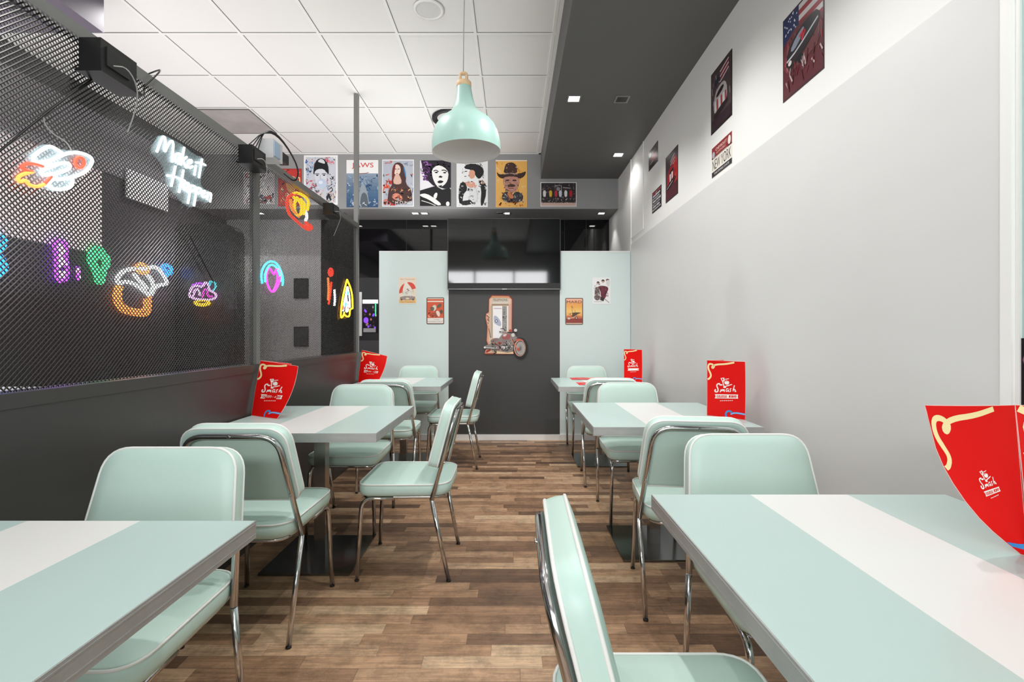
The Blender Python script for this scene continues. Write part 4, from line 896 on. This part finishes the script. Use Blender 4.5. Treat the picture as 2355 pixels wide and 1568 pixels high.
neon('pizza_sign', 'yellow and white neon pizza slice at the far end of the mesh', XN, 570, 580, 6.532, [
    ([(1490, 410), (1450, 560), (1410, 760), (1390, 1000), (1440, 950), (1450, 900)], nY, False), ([(1490, 410), (1540, 520), (1570, 650), (1575, 840)], nY, False), ([(1575, 840), (1530, 860), (1530, 960), (1490, 970), (1455, 940)], nY, False),
    ([(1495, 520), (1470, 650), (1440, 800), (1430, 880)], nW, False), ([(1500, 520), (1530, 680), (1535, 830)], nW, False), ([(1480, 640), (1490, 780), (1470, 900), (1510, 880), (1500, 740)], nW, False), (E(1498, 610, 10, 18), nC, True), (E(1503, 810, 14, 26), nR, True), (E(1425, 830, 8, 28), nR, True), (E(1465, 780, 12, 20), nC, True)], .007)
XH = -1.535
neon('burger_sign', 'red and yellow neon burger behind the far end of the mesh top', XH, 500, 320, 5.227, [
    ([(950, 650), (850, 680), (830, 800), (860, 900), (960, 990), (1060, 1080), (1120, 1090), (1140, 1050), (1060, 1000)], nR, False), ([(900, 660), (960, 640), (1060, 690), (1100, 760), (1080, 850)], nY, False), ([(920, 700), (990, 740), (1020, 830), (990, 930), (930, 890), (920, 780), (960, 700)], nY, False), ([(880, 720), (890, 840), (980, 930)], nO, False), ([(1000, 720), (1060, 800), (1030, 900)], nY, False), ([(1040, 1040), (1100, 1060)], nR, False), ([(1050, 850), (1080, 920), (1060, 980)], nW, False)], .011)
neon('candle_sign', 'slim red and orange neon candle behind the mesh beside the pizza sign', XH, 570, 580, 6.532, [
    (E(1245, 300, 30, 55), nR, True), ([(1245, 280), (1245, 330)], nR, False), ([(1205, 380), (1215, 560), (1205, 720)], nO, False), ([(1255, 450), (1240, 600), (1215, 780)], nR, False), ([(1300, 560), (1310, 700), (1300, 800)], nW, False)], .009)
XW = XL + .03
neon('blue_sign', 'blue neon sign cut off by the left edge of the photo', XW, 0, 500, 7.84, [
    ([(-120, 300), (40, 330), (110, 400), (50, 560), (-60, 640)], nB, False), ([(-60, 640), (40, 720), (120, 880), (60, 1010), (-120, 1080)], nB, False), ([(-40, 400), (-50, 950)], nB, False), ([(-20, 480), (60, 500), (20, 600)], nB, False), ([(-10, 800), (70, 860), (20, 960)], nB, False)], .016)
neon('bottle_sign', 'violet neon bottle seen through the mesh at the left', XW, 0, 500, 7.84, [
    ([(1030, 1140), (1010, 900), (1010, 700), (980, 520), (1010, 430), (1130, 420), (1200, 500), (1190, 700), (1210, 900), (1210, 1100), (1120, 1150)], nP, True), ([(1060, 560), (1150, 560), (1130, 640)], nPk, False), ([(1050, 760), (1160, 740), (1080, 850), (1190, 830)], nPk, False), ([(1060, 1000), (1170, 980), (1110, 1080)], nPk, False), ([(1100, 480), (1100, 700), (1100, 900)], nPk, False)], .016)
neon('violet_strip', 'small violet glowing strip beside the violet bottle', XW, 0, 500, 7.84, [([(1390, 890), (1430, 940), (1400, 1020), (1410, 1130)], nP, False), ([(1410, 900), (1405, 1000), (1420, 1100)], nPk, False)], .014)  # short violet tubes set to glow
neon('balloon_sign', 'green neon balloon shape seen through the mesh', XW, 0, 500, 7.84, [
    ([(1740, 1180), (1720, 1000), (1640, 880), (1590, 720), (1650, 580), (1760, 530), (1850, 590), (1880, 680), (1950, 700), (1950, 860), (1880, 980), (1850, 1180)], nG, True), ([(1690, 640), (1700, 780), (1760, 920), (1790, 1120)], nG, False), ([(1800, 600), (1840, 740), (1900, 800), (1830, 960)], nG, False), ([(1740, 600), (1760, 760)], nG, False)], .018)
neon('drink_sign', 'white and orange neon cup with a blue lid seen through the mesh', XW, 240, 580, 8.41, [
    ([(260, 600), (240, 500), (330, 380), (540, 310), (760, 330), (1000, 260), (1180, 480), (1220, 620), (1000, 640), (900, 820)], nW, False), ([(280, 600), (450, 560), (640, 640), (860, 830)], nW, False), ([(560, 420), (700, 560), (820, 700)], nW, False), ([(820, 420), (960, 600), (900, 780)], nW, False),
    ([(260, 640), (190, 820), (230, 1000), (360, 1150), (600, 1200), (820, 1220), (880, 1100), (870, 850)], nO, False), ([(320, 660), (280, 860), (330, 1020), (480, 1100), (700, 1140), (800, 1100), (790, 900)], nO, False), ([(600, 300), (680, 210), (800, 260), (860, 400), (700, 400), (620, 340)], nO, True), ([(1090, 330), (1150, 240), (1280, 270), (1300, 400), (1200, 450), (1110, 400)], nB, True), ([(1150, 320), (1240, 380)], nB, False)], .02)
# on the cabinet front: plane facing the camera
def neon_front(name, label, Yp, ox, oy, sc, strokes, r):
    S = lambda u, v: at(ox + u / sc, oy + v / sc, Yp); P0 = S(*strokes[0][0][0]); t = thing(name, label, 'neon sign', P0, 0, 'neon signs')
    for pts, m, closed in strokes: MB().tube(smooth_path([S(u, v) - P0 for u, v in pts], 2, closed), r, m, 7, closed).build('neon_tube', t)
neon_front('cake_sign', 'pink neon cake with a yellow base on the black cabinet behind the mesh', 5.58, 240, 580, 8.41, [
    ([(1660, 880), (1640, 800), (1700, 660), (1800, 640), (1900, 680), (1960, 560), (2020, 640), (2020, 740), (2140, 780), (2170, 860), (2080, 920), (1860, 920)], nPk, True), ([(1720, 860), (1740, 740), (1820, 700), (1850, 840)], nPk, False), ([(1900, 880), (1920, 740), (1980, 700), (2000, 860), (2090, 850)], nM, False), ([(1700, 640), (1820, 590), (1900, 610)], nP, False), ([(2040, 640), (2040, 560), (2130, 570), (2160, 660), (2100, 740)], nC, False), (E(1890, 980, 150, 50), nY, True), ([(1770, 985), (1890, 1010), (2010, 985)], nY, False)], .012)
cs = thing('car_sign', 'small dark red neon outline lying on the white counter behind the mesh', 'sign', (-2.15, 1.62, .965), 0, 'neon signs')
MB().tube(smooth_path([(-.3, 0, .02), (-.22, 0, .06), (-.1, 0, .075), (.02, 0, .08), (.05, 0, .12), (.06, 0, .05), (-.05, 0, .02)], 2, True), .007, mat('dark_red_tube', (150, 20, 40), .3), 7, True).build('neon_tube', cs)
MB().box((-.3, -.02, 0), (.1, .02, .012), m_black).build('stand', cs)

# ================================================================== BOXES AND CABLES ON THE TOP RAIL
def driver(y0, y1, z0, z1, label, x0=-1.478, dx=.075):
    t = thing('transformer_box', label, 'transformer', (x0, (y0 + y1) / 2, z0), 0, 'black transformer boxes on the mesh rail')
    h, w = z1 - z0, (y1 - y0) / 2
    MB().box((0, -w, .012), (dx, w, h), m_black).build('body', t)
    MB().box((-.002, -w * 1.15, 0), (dx + .012, w * 1.15, .012), m_black).build('base_tray', t)
    MB().box((dx, -w * .72, h * .3), (dx + .004, w * .55, h * .85), mat('box_label', (44, 44, 45), .3)).build('cover_plate', t)
    MB().tube(smooth_path([(dx + .004, -w * .4, h * .4), (dx + .03, 0, h * .5), (dx + .02, w * .8, h * .1), (dx - .02, w * 1.2, -.06), (dx - .05, w * 1.25, -.13)], 2), .0022, m_cord, 6).build('cable', t)
    return t
driver(1.62, 1.775, 2.095, 2.215, 'largest black transformer box, at the upper left of the mesh')
driver(2.56, 2.70, 2.12, 2.225, 'black transformer box on the mesh just left of the middle post')
driver(3.70, 3.84, 2.13, 2.225, 'black transformer box on the mesh rail right of the neon burger')
fl = thing('floodlight', 'silver floodlight with tangled black cables above the middle post', 'light fitting', (-1.435, 2.80, 2.225))
MB().box((-.045, -.02, .0), (-.04, .03, .034), m_rail).build('bracket', fl); MB().box((-.04, -.05, 0), (.05, .06, .11), m_silver).build('body', fl); MB().box((.05, -.045, .012), (.056, .02, .098), mat('flood_glass', (170, 190, 215), .15)).build('lens', fl); MB().box((.0, .06, .02), (.05, .14, .075), m_black).build('driver_box', fl)
r3 = random.Random(5)
for k in range(4):
    a = r3.uniform(.05, .12)
    MB().tube(smooth_path([(-.03, -.16 + .03 * k, .03), (.0, -.05, .10 + a * .6), (.03, .08, .12 + a * .5), (.06, .2 + a * .6, .05), (.04, .26, -.02 - a * .3), (.02, .14, -.03)], 2), .0032, m_black, 6).build('cable', fl)
def cable(P, label, m=m_black, r=.003): tag(MB().tube(smooth_path(P, 2), r, m, 6).build('power_cable'), label, 'cable', 'cables on the mesh screen')
cable([(-1.474, 1.90, 2.19), (-1.45, 1.97, 2.30), (-1.50, 2.0, 2.31), (-1.55, 2.0, 2.29), (-1.55, 2.0, 2.2)], 'black cable looped over the top rail beside the largest transformer box')
cable([(-1.476, 1.70, 2.13), (-1.476, 1.648, 2.075), (-1.476, 1.495, 1.892), (-1.476, 1.36, 1.72)], 'thin black cable slanting down to the left edge above the neon rocket', r=.0035)
cable([(-1.476, 1.495, 1.89), (-1.476, 1.50, 1.865), (-1.476, 1.53, 1.845), (-1.476, 1.58, 1.84), (-1.476, 1.60, 1.80)], 'pale thin wire running down to the neon rocket', m_cord, .002)
cable([(-1.478, 2.17, 1.66), (-1.478, 2.26, 1.56), (-1.478, 2.35, 1.46)], 'thin black cable hanging under the neon handwriting', r=.0025)
cable([(-1.478, 3.86, 2.14), (-1.478, 3.90, 1.85), (-1.478, 4.0, 1.72), (-1.478, 4.1, 1.50)], 'thin dark wire dropping from the far transformer box to the neon pizza', r=.002)

# ================================================================== LIGHT
def area(name, loc, rot, sx, sy, power, col=(1, 1, 1)):
    l = bpy.data.lights.new(name, 'AREA'); l.shape = 'RECTANGLE'; l.size, l.size_y = sx, sy; l.energy = power; l.color = col
    o = bpy.data.objects.new(name, l); COL.objects.link(o); o.location = loc; o.rotation_euler = rot; return o
area('window_daylight', (-1.15, YF - .2, 1.5), (R(90), 0, 0), 4.2, 1.4, 50, (.97, .99, 1.0))
area('window_daylight', (-1.15, YF - .2, 2.5), (R(86), 0, 0), 4.2, .45, 98, (.98, .99, 1.0))
# added soft lights with no fitting, aimed up to brighten the white ceiling
area('added_uplight', (-1.0, 5.1, 2.3), (R(180), 0, 0), .7, 2.0, 13, (1, 1, 1))
area('added_uplight', (-.7, -.6, 1.5), (R(180), 0, 0), 1.0, 2.0, 5, (1, 1, 1))
area('added_uplight', (-2.8, 3.4, 1.5), (R(180), 0, 0), 1.2, 4.4, 52, (1, .99, 1))
for x, y, p in ((.511, 4.0, 64), (1.16, 5.25, 14), (.511, 2.75, 58), (.8, 2.76, 10), (.511, 1.5, 44), (.8, .8, 8)): spot(x, y, SZ, p)
for x, y, p in ((-.6, 1.5, 40), (-1.2, 3.05, 44), (-2.6, 3.4, 40), (-3.2, 5.3, 85)): spot(x, y, ZC, p, 140)  # added beams with no fittings, to fill the tables and back room
o = spot(-.1, 3.1, ZC, 70, 80, .8); o.rotation_euler = (R(42), 0, 0)  # added beam without a fitting, tilted to brighten the partition
for px, p in ((785, 3), (965, 4), (1165, 6), (1383, 9)):
    Y = F * (BZ - H) / (HZ - 490); spot((px - CX) * Y / F, Y, BZ, p, 90)
wd = bpy.data.worlds.new('sky'); bpy.context.scene.world = wd; wd.use_nodes = True
wd.node_tree.nodes['Background'].inputs[0].default_value = (.85, .92, 1, 1); wd.node_tree.nodes['Background'].inputs[1].default_value = 1.0

# ================================================================== CAMERA
cam = bpy.data.cameras.new('camera'); co = bpy.data.objects.new('camera', cam); COL.objects.link(co)
co.location = (0, 0, H); co.rotation_euler = (R(90), 0, 0)
cam.sensor_width = 36; cam.lens = F * 36 / 2355; cam.shift_x = -(CX - 1177.5) / 2355; cam.shift_y = -(784 - HZ) / 2355; cam.clip_start = .02
sc = bpy.context.scene; sc.camera = co
sc.view_settings.view_transform = 'Standard'; sc.view_settings.look = 'None'; sc.view_settings.exposure = 0.0; sc.view_settings.gamma = 1.0; sc.view_settings.use_curve_mapping = False
sc.view_settings.exposure = 0.04
sc.cycles.max_bounces = 6; sc.cycles.caustics_reflective = False; sc.cycles.caustics_refractive = False; sc.cycles.adaptive_threshold = 0.04
